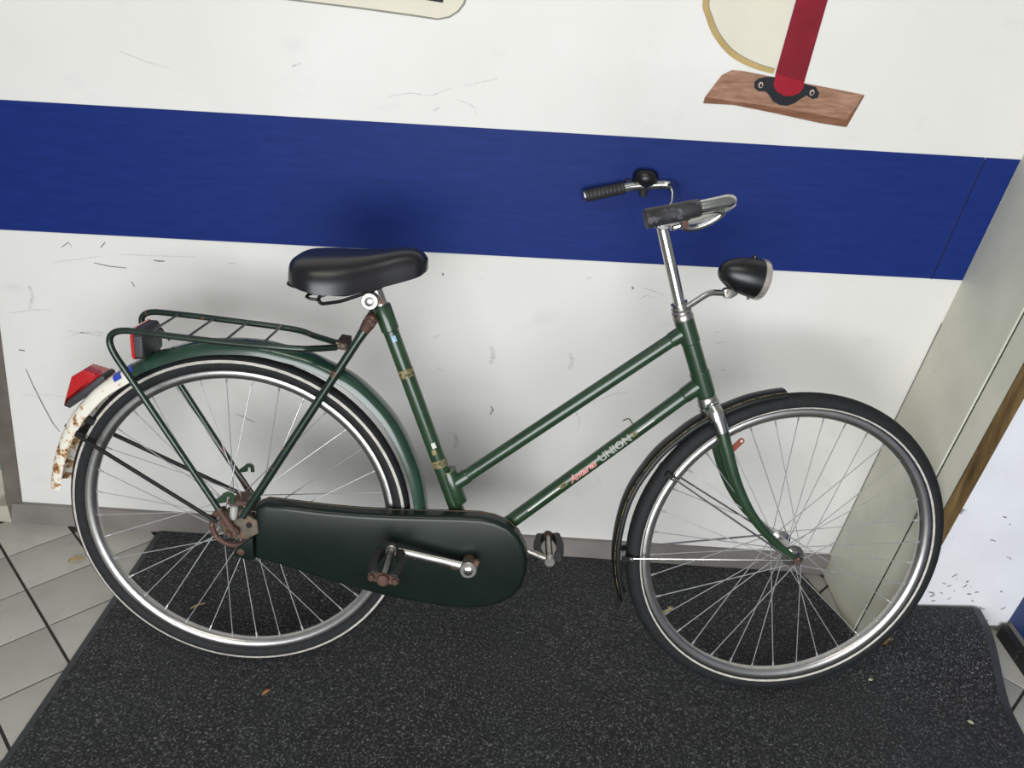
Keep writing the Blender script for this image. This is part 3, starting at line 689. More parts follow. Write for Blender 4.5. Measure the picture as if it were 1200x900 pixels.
# ---- wheels
def circ_prof(rc, cc, rr, a0, a1, n): return [(rc + rr * math.sin(a0 + (a1 - a0) * k / n), cc + rr * math.cos(a0 + (a1 - a0) * k / n)) for k in range(n + 1)]
def make_wheel(ca, cb, R, name, steer, stripe, drum):
    RRIM = R - 0.037
    # rim: box-ish channel (r, c) closed profile
    pr_ = [(RRIM - 0.014, 0.0), (RRIM - 0.0135, 0.006), (RRIM - 0.010, 0.011), (RRIM - 0.004, 0.0135), (RRIM + 0.002, 0.0140), (RRIM + 0.0045, 0.0128), (RRIM + 0.0045, 0.0105), (RRIM - 0.002, 0.0095),
           (RRIM - 0.006, 0.0), (RRIM - 0.002, -0.0095), (RRIM + 0.0045, -0.0105), (RRIM + 0.0045, -0.0128), (RRIM + 0.002, -0.0140), (RRIM - 0.004, -0.0135), (RRIM - 0.010, -0.011), (RRIM - 0.0135, -0.006)]
    t = MB(); t.wheel_sweep(pr_, ca, cb, 0, 2 * PI, 96); wheel = part(t, 'wheel', 'rim', steer=steer, sharp=50)
    # tyre with a pale line on each flank
    rc = R - 0.0185; rr = 0.0185
    angs = [-0.95, -0.62, -0.3, 0.0, 0.25, 0.50, 0.75, 1.0, 1.25, 1.45]
    half = [(rc + rr * math.sin(a), rr * 0.98 * math.cos(a)) for a in angs]
    prof = half + [(R, 0.0)] + [(r, -c) for r, c in reversed(half)]
    s0, s1 = stripe
    def sm(k, t_): return 0
    t = MB(); t.wheel_sweep(prof, ca, cb, 0, 2 * PI, 96, True, None); part(t, 'tyre', 'tyre', wheel, sharp=60)
    for sgn in (1, -1):
        t = MB(); pp = []
        for a in (s0, (s0 + s1) / 2, s1): pp.append((rc + (rr + 0.0004) * math.sin(a), sgn * (rr * 0.98 + 0.0004) * math.cos(a)))
        t.wheel_sweep(pp, ca, cb, 0, 2 * PI, 96, False); part(t, 'reflective_line', 'stripe', wheel)
    # spokes
    fl = 0.033 if not drum else 0.034; rf = 0.021 if not drum else 0.030
    meshes = {}
    for i in range(36):
        ang = 2 * PI * i / 36 + 0.06; side = 1 if i % 2 == 0 else -1; dirn = 1 if (i // 2) % 2 == 0 else -1
        key = (side, dirn)
        if key not in meshes:
            off = dirn * math.radians(62)
            p_r = Vector((RRIM - 0.013, 0, 0.0015 * side)); p_h = Vector((rf * math.cos(off), rf * math.sin(off), fl * side))
            t = MB(); d_ = (p_h - p_r).normalized()
            t.tube([LD(p_r), LD(p_h)], 0.00105, 6); t.tube([LD(p_r), LD(p_r + d_ * 0.011), LD(p_r + d_ * 0.013)], [0.0021, 0.0020, 0.0011], 6)
            o = t.build('spoke', 'spoke', wheel); meshes[key] = o.data
        else:
            o = bpy.data.objects.new('spoke', meshes[key]); COL.objects.link(o); o.parent = wheel
        o.matrix_basis = Matrix.Translation(L((ca, cb, 0))) @ Matrix.Rotation(-ang, 4, 'Y')
    # hub
    t = MB(); ctr = L((ca, cb, 0)); ax = (0, -1, 0)
    if drum:
        t.lathe([(0.008, -0.058), (0.030, -0.048), (0.036, -0.040), (0.036, -0.030), (0.018, -0.026), (0.016, 0.024), (0.036, 0.028), (0.036, 0.038), (0.030, 0.044), (0.012, 0.050), (0.008, 0.058)], ctr, ax, 24)
        t.lathe([(0.0047, -0.080), (0.0047, 0.080)], ctr, ax, 10)
        part(t, 'hub', 'rust_tan', wheel)
    else:
        t.lathe([(0.010, -0.045), (0.014, -0.042), (0.015, -0.035), (0.0235, -0.0345), (0.0235, -0.0315), (0.012, -0.027), (0.011, 0.027), (0.0235, 0.0315), (0.0235, 0.0345), (0.015, 0.035), (0.014, 0.042), (0.010, 0.045)], ctr, ax, 24)
        t.lathe([(0.0045, -0.066), (0.0045, 0.066)], ctr, ax, 10)
        part(t, 'hub', 'chrome', wheel)
        for s in (1, -1):
            t = MB(); t.lathe([(0.0092, 0.054), (0.0092, 0.061), (0.007, 0.063)], ctr, (0, -s, 0), 6); part(t, 'axle_nut', 'rust', wheel)
    # valve
    va = math.radians(212 if not drum else 285)
    if not drum:
        d_ = Vector((math.cos(va), math.sin(va), 0)); p0 = Vector((ca, cb, 0)) + d_ * (RRIM - 0.012); t = MB()
        t.tube(LP([p0, p0 - d_ * 0.012, p0 - d_ * 0.014, p0 - d_ * 0.022, p0 - d_ * 0.026]), [0.0032, 0.0032, 0.0048, 0.0048, 0.003], 10); part(t, 'valve', 'gold', wheel)
    return wheel
RR = 0.353
make_wheel(0.0, 0.0, RR, 'rear', False, (0.20, 0.50), True)
make_wheel(HUBF.x, HUBF.y, RF, 'front', True, (-0.64, -0.42), False)

# ---- rear mudguard (green, painted white towards its tail)
def fender_profile(R, hw, drop, th=0.0013):
    out = [(R - drop, hw), (R - drop * 0.55, hw * 0.96), (R - drop * 0.22, hw * 0.78), (R - drop * 0.05, hw * 0.42), (R, 0.0)]
    out = out + [(r, -c) for r, c in reversed(out[:-1])]
    return out + [(r - th, c * 0.955) for r, c in reversed(out)]
def table(tab, base):
    def fn(t):
        d = math.degrees(t)
        if d <= tab[0][0]: return tab[0][1] - base
        for (x0, y0), (x1, y1) in zip(tab, tab[1:]):
            if d <= x1:
                u = (d - x0) / (x1 - x0); u = u * u * (3 - 2 * u); return y0 + (y1 - y0) * u - base
        return tab[-1][1] - base
    return fn
rad_r = table([(-18, 0.386), (5, 0.3895), (22, 0.393), (40, 0.400), (52, 0.4005), (64, 0.394), (77, 0.3875), (95, 0.382), (110, 0.3785), (124, 0.3790), (137, 0.3850), (150, 0.3880), (172, 0.3900)], 0.389)
a_split = math.radians(124)
t = MB(); t.wheel_sweep(fender_profile(0.389, 0.029, 0.024), 0, 0, math.radians(-18), a_split, 60, True, rad_r)
rear_fender = part(t, 'mudguard', 'green_fender', label='dark green rear mudguard with a white rust-stained tail', sharp=50)
t = MB(); t.wheel_sweep(fender_profile(0.389, 0.029, 0.028), 0, 0, a_split, math.radians(172.6), 26, True, rad_r)
part(t, 'painted_tail', 'fender_white', rear_fender, label='white painted tail of the mudguard streaked with rust', sharp=50)
# blue sticker pieces on the tail
for px0, px1 in (((133, 440), (141, 434)), ((146, 432), (155, 427))):
    bb = MB(); vs = []
    q0, q1 = un(px0, 0.015), un(px1, 0.015); t0 = math.atan2(q0.y, q0.x); t1 = math.atan2(q1.y, q1.x)
    for c, fr in ((0.0130, 0.06), (0.0232, 0.21), (0.0286, 0.53)):
        for k in range(4):
            tt = t0 + (t1 - t0) * k / 3; rr = 0.389 + rad_r(tt) - 0.028 * fr + 0.0007
            vs.append(L((rr * math.cos(tt), rr * math.sin(tt), c)))
    bb.add(vs, [[r * 4 + k, r * 4 + k + 1, r * 4 + 5 + k, r * 4 + 4 + k] for r in range(2) for k in range(3)]); part(bb, 'blue_sticker', 'decal_blue', rear_fender)
# stays and bracket of the rear mudguard
for s, p_f, p_h in ((1, un((92, 511), 0.030), un((255, 612), 0.058)), (-1, None, None)):
    if s == -1:
        p_f = un((92, 511), 0.030); p_f.z = -0.030; p_h = Vector((-0.012, 0.010, -0.066))
    t = MB(); t.tube(LP([p_f, p_h]), 0.0040 if s == 1 else 0.0044, 10); part(t, 'mudguard_stay', 'black_wire', rear_fender)
p = un((92, 509), 0.026); t = MB(); t.box(L((p.x + 0.003, p.y, 0)), (0.007, 0, -0.004), (0, 0.030, 0), (0.003, 0, 0.006)); part(t, 'stay_bracket', 'black_wire', rear_fender)
p = un((102, 492), 0.024); t = MB(); t.box(L((p.x + 0.004, p.y - 0.002, 0.020)), (0.008, 0, -0.004), (0, 0.004, 0), (0.003, 0, 0.006)); part(t, 'stay_bracket', 'black_wire', rear_fender)
p = un((79, 499), 0.010); t = MB(); t.lathe([(0.0042, -0.003), (0.0042, 0.003), (0.003, 0.005)], L(p), LD(Vector((-0.9, 0.4, 0.2))), 8); part(t, 'bolt', 'chrome', rear_fender)
# ---- tail lamp
poly = [un(q, 0.018) for q in ((81, 469), (75, 473.5), (84, 441), (98, 433), (112, 437), (119, 439.5))]
t = MB(); poly0 = [Vector((p.x, p.y, -0.020)) for p in poly]
t.prism(LP(poly0), LD(Vector((0, 0, 0.042))), 0.005); rear_lamp = part(t, 'rear_lamp', 'red_lens', label='red wedge-shaped tail lamp', sharp=30)
bp = [un(q, 0.018) for q in ((76, 474.5), (81, 468.5), (119, 439), (123, 440), (124.5, 443.5), (104, 461), (97, 468), (83, 477.5))]
t = MB(); t.prism(LP([Vector((p.x, p.y, -0.021)) for p in bp]), LD(Vector((0, 0, 0.044))), 0.002); part(t, 'lamp_base', 'dark_plastic', rear_lamp)
# ---- chain case
top = [(300, 593), (312, 588.5), (340, 592), (380, 597), (420, 600.5), (460, 602.5), (500, 603.5), (540, 604.5), (562, 605.5), (580, 609), (596, 616), (608, 627), (615, 640), (618.5, 655), (617, 671), (611, 687), (600, 699), (584, 707), (565, 711), (545, 712), (520, 709.5), (490, 704.5), (450, 697), (410, 686.5), (370, 674.5), (330, 661.5), (299, 652)]
out = [un(q, 0.048) for q in top]
cen = sum(out, Vector()) / len(out)
t = MB(); base = [Vector((p.x, p.y, 0.022)) for p in out]
t.prism(LP(base), LD(Vector((0, 0, 0.034))), 0.010)
case = part(t, 'chain_case', 'green_case', label='long glossy dark green chain case', sharp=50)
t = MB(); edge = [Vector((p.x, p.y, 0.028)) for p in out]
t.tube(LP(edge), 0.0012, 6, closed=True); part(t, 'case_seam', 'rust_tan', case)
poly = [un(q, 0.05) for q in ((279, 640), (297, 628), (299, 655), (292, 656), (277, 652), (274, 646))]
t = MB(); t.prism(LP([Vector((p.x, p.y, 0.034)) for p in poly]), LD(Vector((0, 0, 0.020))), 0.004); part(t, 'case_end_cap', 'green_case', case)
p = un((282, 647), 0.055); t = MB(); t.lathe([(0.0075, -0.003), (0.0075, 0.0005), (0.005, 0.0015)], L(p), (0, -1, 0), 14); part(t, 'case_screw', 'rust', case)
p = un((584, 671), 0.056); t = MB(); t.lathe([(0.0022, -0.002), (0.0022, 0.001)], L(p), (0, -1, 0), 8); part(t, 'case_screw', 'black_wire', case)
# dropout, brake ring and small fittings at the rear axle
t = MB(); poly = [(-0.012, -0.012), (0.004, -0.022), (0.030, -0.020), (0.052, -0.006), (0.050, 0.022), (0.030, 0.034), (0.012, 0.024), (-0.008, 0.012)]
t.prism(LP([Vector((x, y, 0.056)) for x, y in poly]), LD(Vector((0, 0, 0.006))), 0.002); drop = part(t, 'dropout_plate', 'rust_tan')
t = MB(); t.lathe([(0.0062, 0), (0.0062, 0.0012)], L((0.034, 0.012, 0.062)), (0, -1, 0), 12); part(t, 'plate_hole', 'black_wire', drop)
t = MB(); pts = [(-0.004 + 0.043 * math.cos(a), -0.002 + 0.043 * math.sin(a), 0.046) for a in [math.radians(110 + 215 * k / 24) for k in range(25)]]
t.tube(LP(pts), 0.0058, 8, flat=1.0); part(t, 'hub_ring', 'rust', label='rusted ring around the rear hub')
t = MB(); t.lathe([(0.0095, 0.064), (0.0095, 0.076), (0.006, 0.079), (0.0047, 0.084)], L((0, 0, 0)), (0, -1, 0), 6); part(t, 'axle_nut', 'rust')
p = un((274, 600), 0.05); t = MB(); t.lathe([(0.0085, -0.015), (0.0085, 0.011), (0.006, 0.014)], L(p), (0.1, 0.2, 1), 12); part(t, 'dress_guard_clip', 'plastic_white', label='small white plastic sleeve above the rear axle')
p = un((281, 588), 0.05); t = MB(); t.box(L(p), (0.022, 0, -0.001), (0, 0.006, 0), (0, 0, 0.0045)); part(t, 'brake_arm', 'rust')
for px, c, sc in (((266, 583), 0.066, 1.0), ((291, 548), -0.060, 0.8)):
    p = un(px, c); t = MB()
    hk = [(-0.024, -0.006), (-0.012, 0.003), (-0.006, 0.010), (0.002, 0.0125), (0.010, 0.011), (0.015, 0.005), (0.016, -0.011), (0.007, -0.011), (0.007, 0.001), (0.004, 0.003), (0.000, 0.002), (-0.002, -0.010), (-0.020, -0.014)]
    t.prism(LP([Vector((p.x + x * sc, p.y + y * sc, c - 0.002)) for x, y in hk]), LD(Vector((0, 0, 0.005)))); part(t, 'chain_hook', 'green')
# ---- cranks and pedals
CR0 = un((549, 666), 0.086); PD = un((459, 644), 0.092)
def crank(p0, p1, c0, c1, name):
    d = (p1 - p0); d.z = 0; d.normalize(); t = MB()
    a = Vector((p0.x, p0.y, c0)); b_ = Vector((p1.x, p1.y, c1))
    s = 1 if c0 > 0 else -1
    t.tube(LP([a + d * 0.008, a + d * 0.05, b_ - d * 0.012]), [0.0115, 0.0100, 0.0090], 14, flat=0.62, up=(0, 1, 0))
    t.lathe([(0.013, -0.012), (0.0185, -0.010), (0.0185, 0.008), (0.016, 0.010)], L(a), (0, -s, 0), 20)
    t.lathe([(0.011, -0.008), (0.0128, -0.006), (0.0128, 0.006), (0.011, 0.008)], L(b_), (0, -s, 0), 16)
    cr_ = part(t, name, 'steel')
    t = MB(); t.lathe([(0.0092, 0.009), (0.0092, 0.013), (0.007, 0.014)], L(a), (0, -s, 0), 16); part(t, 'axle_end', 'chrome', cr_)
    e = Vector((-d.y, d.x, 0)); 
    t = MB(); q = a + d * 0.004 * 0 - d * 0.012 + e * 0.012 * (1 if e.y > 0 else -1); t.lathe([(0.0062, -0.008), (0.0062, 0.008), (0.004, 0.011)], L(q), LD(e if e.y > 0 else -e), 12); part(t, 'cotter_pin', 'rust_tan', cr_)
    t = MB(); t.lathe([(0.0135, 0.055), (0.0135, abs(c0) - 0.010)], L((p0.x, p0.y, 0)), (0, -s, 0), 18); part(t, 'axle_collar', 'rust_tan', cr_)
    return cr_
crank(CR0, PD, 0.086, 0.092, 'crank')
far0 = Vector((CR0.x, CR0.y, 0)); dcr = Vector((PD.x - CR0.x, PD.y - CR0.y, 0))
PF = un((644, 657), -0.082)
crank(far0, PF, -0.078, -0.082, 'crank')
def pedal(p, c, s, tilt):
    t = MB(); ca, sa = math.cos(tilt), math.sin(tilt)
    W = lambda x, y, z: L((p.x + x * ca - y * sa, p.y + x * sa + y * ca, c + s * z))
    t.tube([W(0, 0, 0), W(0, 0, 0.012), W(0, 0, 0.014), W(0, 0, 0.102)], [0.0060, 0.0060, 0.0085, 0.0078], 12)
    ped = part(t, 'pedal', 'steel')
    for sx in (1, -1):
        t = MB(); N = 9; prof = []
        for k in range(N):
            z = 0.006 + 0.094 * k / (N - 1); bow = 0.0085 * math.sin(PI * k / (N - 1)) ** 0.7; prof.append((0.0105 + bow, z))
        vs = []; fs = []
        for xx, z in prof:
            for (dx, dy) in ((0, -0.011), (0.013, -0.011), (0.016, -0.006), (0.016, 0.006), (0.013, 0.011), (0, 0.011)): vs.append(W(sx * (xx + dx), dy, z))
        for k in range(N - 1):
            for q in range(6): fs.append([k * 6 + q, k * 6 + (q + 1) % 6, k * 6 + 6 + (q + 1) % 6, k * 6 + 6 + q])
        fs += [[0, 1, 2, 3, 4, 5], [(N - 1) * 6 + q for q in range(6)]]
        t.add(vs, fs); part(t, 'rubber_block', 'rubber', ped, sharp=30)
        t = MB(); t.lathe([(0.0066, 0), (0.0066, 0.005), (0.004, 0.007)], W(sx * 0.022, 0, 0.104), LD(Vector((0, 0, s))), 8); part(t, 'block_nut', 'rust', ped)
    for z in (0.1005,):
        t = MB(); t.prism([W(-0.029, -0.006, z), W(-0.012, -0.009, z), W(0, -0.012, z), W(0.012, -0.009, z), W(0.029, -0.006, z), W(0.029, 0.006, z), W(0.012, 0.009, z), W(0, 0.012, z), W(-0.012, 0.009, z), W(-0.029, 0.006, z)], LD(Vector((0, 0, s * 0.0025)))); part(t, 'end_plate', 'rust', ped)
    t = MB(); t.lathe([(0.0115, 0), (0.0115, 0.007), (0.008, 0.010)], W(0, 0, 0.104), LD(Vector((0, 0, s))), 16); part(t, 'end_cap', 'rust', ped)
    return ped
pedal(PD, 0.096, 1, math.radians(-8)); pedal(PF, -0.088, -1, math.radians(6))

# ---- saddle
post_top = seat_top + seat_dir * 0.052
t = MB(); t.tube(LP([seat_top - seat_dir * 0.02, post_top]), 0.0125, 18); part(t, 'seat_post', 'steel')
t = MB(); cl = un((434, 352), 0.02)
t.lathe([(0.015, -0.030), (0.0165, -0.028), (0.0165, 0.028), (0.015, 0.030)], L((cl.x, cl.y, 0)), (0, 1, 0), 20); t.tube(LP([(cl.x, cl.y, 0), (post_top.x, post_top.y - 0.006, 0)]), 0.014, 14)
clamp = part(t, 'saddle_clamp', 'steel')
t = MB(); t.lathe([(0.009, 0.030), (0.009, 0.035), (0.0045, 0.037)], L((cl.x, cl.y, 0)), (0, -1, 0), 8); part(t, 'clamp_nut', 'steel', clamp)
# shell stations: (a, half width, top b, skirt b at the edge, crown)
stn = [(0.121, 0.028, 0.540, 0.522), (0.127, 0.062, 0.552, 0.517), (0.143, 0.088, 0.560, 0.512), (0.168, 0.102, 0.563, 0.507), (0.200, 0.102, 0.565, 0.503), (0.232, 0.092, 0.566, 0.503), (0.262, 0.077, 0.568, 0.507), (0.292, 0.062, 0.572, 0.513), (0.320, 0.050, 0.577, 0.520), (0.345, 0.040, 0.578, 0.527), (0.362, 0.032, 0.573, 0.533), (0.373, 0.018, 0.562, 0.540)]
def catm(tab, k, sub=4):
    return curve([Vector((r[0], r[k], 0)) for r in tab], sub)
col_w, col_t, col_b = catm(stn, 1), catm(stn, 2), catm(stn, 3)
NS = len(col_w); NA = 25; vs = []; fs = []
for i in range(NS):
    a_ = col_w[i].x; wd = max(0.004, col_w[i].y); tp = col_t[i].y; bt = col_b[i].y
    for k in range(NA):
        th = PI * k / (NA - 1); cx = math.cos(th); sy = math.sin(th)
        ex = math.copysign(abs(cx) ** 0.52, cx); ey = sy ** 0.80
        vs.append(L((a_, bt + (tp - bt) * ey, wd * ex)))
for i in range(NS - 1):
    for k in range(NA - 1): fs.append([i * NA + k, i * NA + k + 1, (i + 1) * NA + k + 1, (i + 1) * NA + k])
fs.append(list(range(NA))); fs.append([(NS - 1) * NA + k for k in range(NA)])
for i in range(NS - 1): fs.append([i * NA, (i + 1) * NA, (i + 1) * NA + NA - 1, i * NA + NA - 1])
t = MB(); t.add(vs, fs); saddle = part(t, 'saddle', 'saddle', label='wide black vinyl saddle', sharp=70)
for s in (1, -1):
    t = MB(); t.tube(fillet(LP([(0.335, 0.530, 0.010 * s), (0.27, 0.497, 0.020 * s), (0.215, 0.476, 0.028 * s), (0.180, 0.472, 0.042 * s), (0.176, 0.486, 0.044 * s), (0.20, 0.495, 0.040 * s)]), 0.012), 0.0034, 8)
    part(t, 'saddle_wire', 'black_wire', saddle)
    t = MB(); pts = [(0.170 + 0.012 * math.cos(k * 0.9), 0.484 + 0.0016 * k, s * 0.055 + 0.012 * math.sin(k * 0.9)) for k in range(15)]
    t.tube(LP(pts), 0.0028, 6); part(t, 'saddle_spring', 'black_wire', saddle)
t = MB(); t.tube(fillet(LP([(0.155, 0.500, -0.05), (0.118, 0.506, -0.045), (0.118, 0.506, 0.045), (0.155, 0.500, 0.05)]), 0.02), 0.0028, 8); part(t, 'saddle_loop', 'black_wire', saddle)

# ---- carrier rack
RC_ = 0.072
def rail(s):
    F = lambda px: un(px, RC_)
    if s == 1: p = [F((274, 624)), F((112, 382.5)), F((205, 394.5)), F((270, 402)), F((345, 408.5)), un((370, 408.5), 0.056), un((394, 407), 0.030)]
    else:
        G = lambda px: un(px, -RC_)
        p = [F((274, 624)), F((112, 382.5)), G((225, 370)), G((280, 377)), G((345, 386)), un((370, 394), -0.060), un((396, 402), -0.030)]
        p[0].z = p[1].z = -RC_; p[1].y -= 0.002
    p[0].z = s * 0.070
    q = fillet(p[:3], 0.070, 12)[:-1] + curve(p[2:], 6)
    return q
rack = None
for s in (1, -1):
    t = MB(); t.tube(LP(rail(s)), 0.0063, 12)
    if rack is None: rack = part(t, 'carrier_rack', 'green_worn', label='green tubular carrier rack with worn paint')
    else: part(t, 'rack_rail', 'green_worn', rack)
    t = MB(); q = rail(s)[0]; d = (rail(s)[1] - q).normalized()
    t.tube(LP([q - d * 0.006, q + d * 0.03, q + d * 0.085]), [0.009, 0.0068, 0.0058], 12); t.lathe([(0.011, -0.003), (0.011, 0.003)], L(q), (0, 1, 0), 12); part(t, 'rack_foot', 'rust', rack)
for px in ((176, 389), (221, 394), (263.5, 399), (306, 404)):
    q = un(px, RC_); t = MB(); t.tube(LP([(q.x, q.y, RC_), (q.x, q.y, -RC_)]), 0.0024, 8); part(t, 'rack_slat', 'green_worn', rack)
q = un((400, 405), 0.024)
t = MB(); t.box(L((q.x, q.y, 0)), (0.0095, 0, -0.001), (0, 0.030, 0), (0.0, 0, 0.0065)); part(t, 'rack_bracket', 'rust', rack)
for dx, dy in ((0.004, 0.001), (-0.005, 0.000)):
    t = MB(); t.lathe([(0.0046, -0.002), (0.0046, 0.002), (0.003, 0.003)], L((q.x + dx, q.y + dy, 0.030)), (0, -1, 0), 8); part(t, 'bracket_bolt', 'rust_tan', rack)
# rear reflector on the rack
p = un((169, 398), 0.0)
pa = un((154, 392), 0.045); pb = un((154, 422), 0.045); pc = un((182, 375), -0.042); 
aR = (pa.x + pb.x) / 2; zt_, zb_ = pa.y, pb.y
t = MB()
ring = [(-0.046, zb_ + 0.006), (-0.040, zb_), (0.040, zb_), (0.046, zb_ + 0.006), (0.046, zt_ - 0.004), (0.034, zt_ + 0.010), (-0.034, zt_ + 0.010), (-0.046, zt_ - 0.004)]
t.prism(LP([Vector((aR + 0.005, y, c)) for c, y in ring]), LD(Vector((-0.006, 0, 0))), 0.0015); refl = part(t, 'reflector', 'red_reflector', label='wide red rear reflector with a black housing')
ring2 = [(c * 0.96, y * 0.97 + 0.03 * (zb_ + zt_) / 2) for c, y in ring]
t = MB(); t.prism(LP([Vector((aR + 0.0052, y, c)) for c, y in ring2]), LD(Vector((0.017, 0.0, 0))), 0.005); part(t, 'reflector_housing', 'dark_plastic', refl)
for c in (0.022, -0.022):
    t = MB(); r_ = 0.385; an = math.atan2(0.372, aR + 0.04)
    t.tube(LP([(aR + 0.018, zt_ - 0.006, c), (aR + 0.030, zt_ - 0.004, c), (aR + 0.045, 0.374 - 0.010, c)]), 0.0022, 8); part(t, 'reflector_wire', 'black_wire', refl)

# ---- front mudguard and stays
rad_f = table([(98, 0.3555), (116, 0.3590), (134, 0.3680), (148, 0.3745), (160, 0.3775), (177, 0.3745), (200, 0.3700)], 0.389)
t = MB(); t.wheel_sweep(fender_profile(0.389, 0.0200, 0.0125), HUBF.x, HUBF.y, math.radians(99.5), math.radians(199), 48, True, rad_f)
ff = part(t, 'mudguard', 'black_paint', steer=True, label='black front mudguard with thin gold lines', sharp=50)
for s in (1, -1):
    t = MB(); vs = []; n = 40
    for i in range(n + 1):
        an = math.radians(100 + 96 * i / n); r0 = 0.389 + rad_f(an)
        for (dr, c) in ((-0.0031, 0.0158), (-0.0040, 0.0168)): vs.append(L((HUBF.x + (r0 + dr + 0.0005) * math.cos(an), HUBF.y + (r0 + dr + 0.0005) * math.sin(an), s * (c + 0.0004))))
    t.add(vs, [[2 * i, 2 * i + 1, 2 * i + 3, 2 * i + 2] for i in range(n)]); part(t, 'gold_line', 'gold', ff)
def arcp(deg, c, dr=0.0):
    an = math.radians(deg); r0 = 0.389 + rad_f(an) + dr; return Vector((HUBF.x + r0 * math.cos(an), HUBF.y + r0 * math.sin(an), c))
p0, p1, p2 = arcp(197, 0, -0.006), un((731, 690), 0.0, True), un((722, 712), 0.0, True)
t = MB(); vs = []
pth = curve([p0, p0 * 0.5 + p1 * 0.5 + Vector((-0.002, 0, 0)), p1, p2], 4)
for i, p in enumerate(pth):
    for c in (-0.020, 0.020): vs.append(L((p.x, p.y, c)))
n = len(pth); fs = [[2 * i, 2 * i + 1, 2 * i + 3, 2 * i + 2] for i in range(n - 1)]
o2 = [v + Vector((0.0025, 0, 0.001)) for v in vs]
t.add(vs, fs); t.add(o2, fs); t.add([vs[0], vs[1], o2[1], o2[0], vs[-2], vs[-1], o2[-1], o2[-2]], [[0, 1, 2, 3], [4, 5, 6, 7]])
sv = [vs[2 * i] for i in range(n)] + [o2[2 * i] for i in range(n)]; t.add(sv, [[i, i + 1, n + i + 1, n + i] for i in range(n - 1)])
sv = [vs[2 * i + 1] for i in range(n)] + [o2[2 * i + 1] for i in range(n)]; t.add(sv, [[i, i + 1, n + i + 1, n + i] for i in range(n - 1)])
part(t, 'mud_flap', 'rubber', ff)
for px in ((784, 557), (733, 655)):
    q = un(px, 0.024, True); d = (Vector((HUBF.x, HUBF.y, 0)) - Vector((q.x, q.y, 0))).normalized(); e = Vector((-d.y, d.x, 0))
    for s in (1, -1):
        a_ = Vector((q.x, q.y, s * 0.024)); t = MB()
        t.box(L(a_ + d * 0.004), LD(d * 0.011), (0, 0.003, 0), LD(e * 0.0055)); part(t, 'stay_bracket', 'black_paint', ff)
        t = MB(); t.lathe([(0.004, -0.004), (0.004, 0.005), (0.0025, 0.006)], L(a_ + d * 0.012), (0, -s, 0), 8); part(t, 'stay_bolt', 'chrome', ff)
        t = MB(); hubp = Vector((HUBF.x - 0.010, HUBF.y + 0.002, s * 0.058)); t.tube(LP([a_ + d * 0.010, hubp]), 0.0021, 8); part(t, 'mudguard_stay', 'chrome', ff)
q = un((744, 520), 0.0, True)

# ---- handlebar
stem_top = un((775, 262), 0, True)
t = MB(); sb = head_top + HD * 0.020
t.tube(LP([sb, stem_top - HD * 0.004]), 0.0112, 20)
t.tube(LP([sb, sb + HD * 0.012]), 0.0165, 20)
t.lathe([(0.0145, -0.020), (0.016, -0.018), (0.016, 0.018), (0.0145, 0.020)], L(stem_top + HD * 0.006), (0, 1, 0), 20)
part(t, 'handlebar_stem', 'chrome', steer=True)
g0, g1 = Vector((0.703, 0.680, 0.262)), Vector((0.786, 0.7015, 0.262))
gd = (g1 - g0).normalized()
ctr = stem_top + HD * 0.006
def barpts(s):
    P = [ctr, ctr + Vector((0.004, 0.002, 0.030)), Vector((0.828 if s > 0 else 0.860, 0.676, 0.120)), Vector((0.838 if s > 0 else 0.888, 0.702 if s > 0 else 0.698, 0.218)), Vector((0.838 if s > 0 else 0.890, 0.715, 0.258)), g1 + gd * 0.022, g1 - gd * 0.02]
    P = [Vector((p.x, p.y, p.z * s)) for p in P]; return fillet(P[:1] + P[1:], 0.040, 8)
t = MB()
L1, L2 = barpts(1), barpts(-1)
t.tube(LP(L2[::-1] + L1[1:]), 0.0108, 16); bar = part(t, 'handlebar', 'chrome', steer=True, label='bent chrome handlebar')
for s in (1, -1):
    a_, b_ = Vector((g0.x, g0.y, g0.z * s)), Vector((g1.x, g1.y, g1.z * s)); t = MB(); d = (b_ - a_)
    if s == 1:
        t.tube(LP([a_, a_ + d * 0.01, a_ + d * 0.10, a_ + d * 0.12, a_ + d * 0.5, a_ + d * 0.97, b_]), [0.0120, 0.0152, 0.0158, 0.0150, 0.0146, 0.0138, 0.0128], 20); part(t, 'grip', 'grip_worn', bar, label='worn dark rubber grip')
    else:
        n = 13; t.tube(LP([a_ + d * (k / 40) for k in range(41)]), [0.0128 + (0.0008 if (k // 2) % 2 else 0) for k in range(41)], 20); part(t, 'grip', 'rubber', bar)
        t = MB(); t.lathe([(0.0120, -0.001), (0.0120, 0.003), (0.0085, 0.0045)], L(a_), LD(-d), 16); part(t, 'grip_end', 'chrome', bar)
# bell on the far side
bp_ = un((756, 210), -0.262, True); bax = Vector((0.02, 1.0, 0.10)).normalized()
t = MB(); t.lathe([(0.010, -0.020), (0.014, -0.014), (0.024, -0.007), (0.0268, -0.004), (0.0275, 0.006), (0.0265, 0.011), (0.0215, 0.0185), (0.0145, 0.0215), (0.0135, 0.0200), (0.006, 0.0208), (0.0005, 0.0215)], L(bp_), LD(bax), 28, cap1=False); bell = part(t, 'bell', 'lamp_black', steer=True, label='round black bicycle bell', sharp=50)
t = MB(); t.tube(LP([bp_ - bax * 0.014, bp_ - bax * 0.036]), [0.013, 0.007], 12); part(t, 'bell_clamp', 'dark_plastic', bell)
t = MB(); t.tube(LP([bp_ + Vector((-0.012, -0.010, -0.006)), bp_ + Vector((-0.034, -0.006, -0.006)), bp_ + Vector((-0.040, -0.008, -0.006))]), [0.004, 0.0045, 0.006], 10); part(t, 'bell_lever', 'dark_plastic', bell)
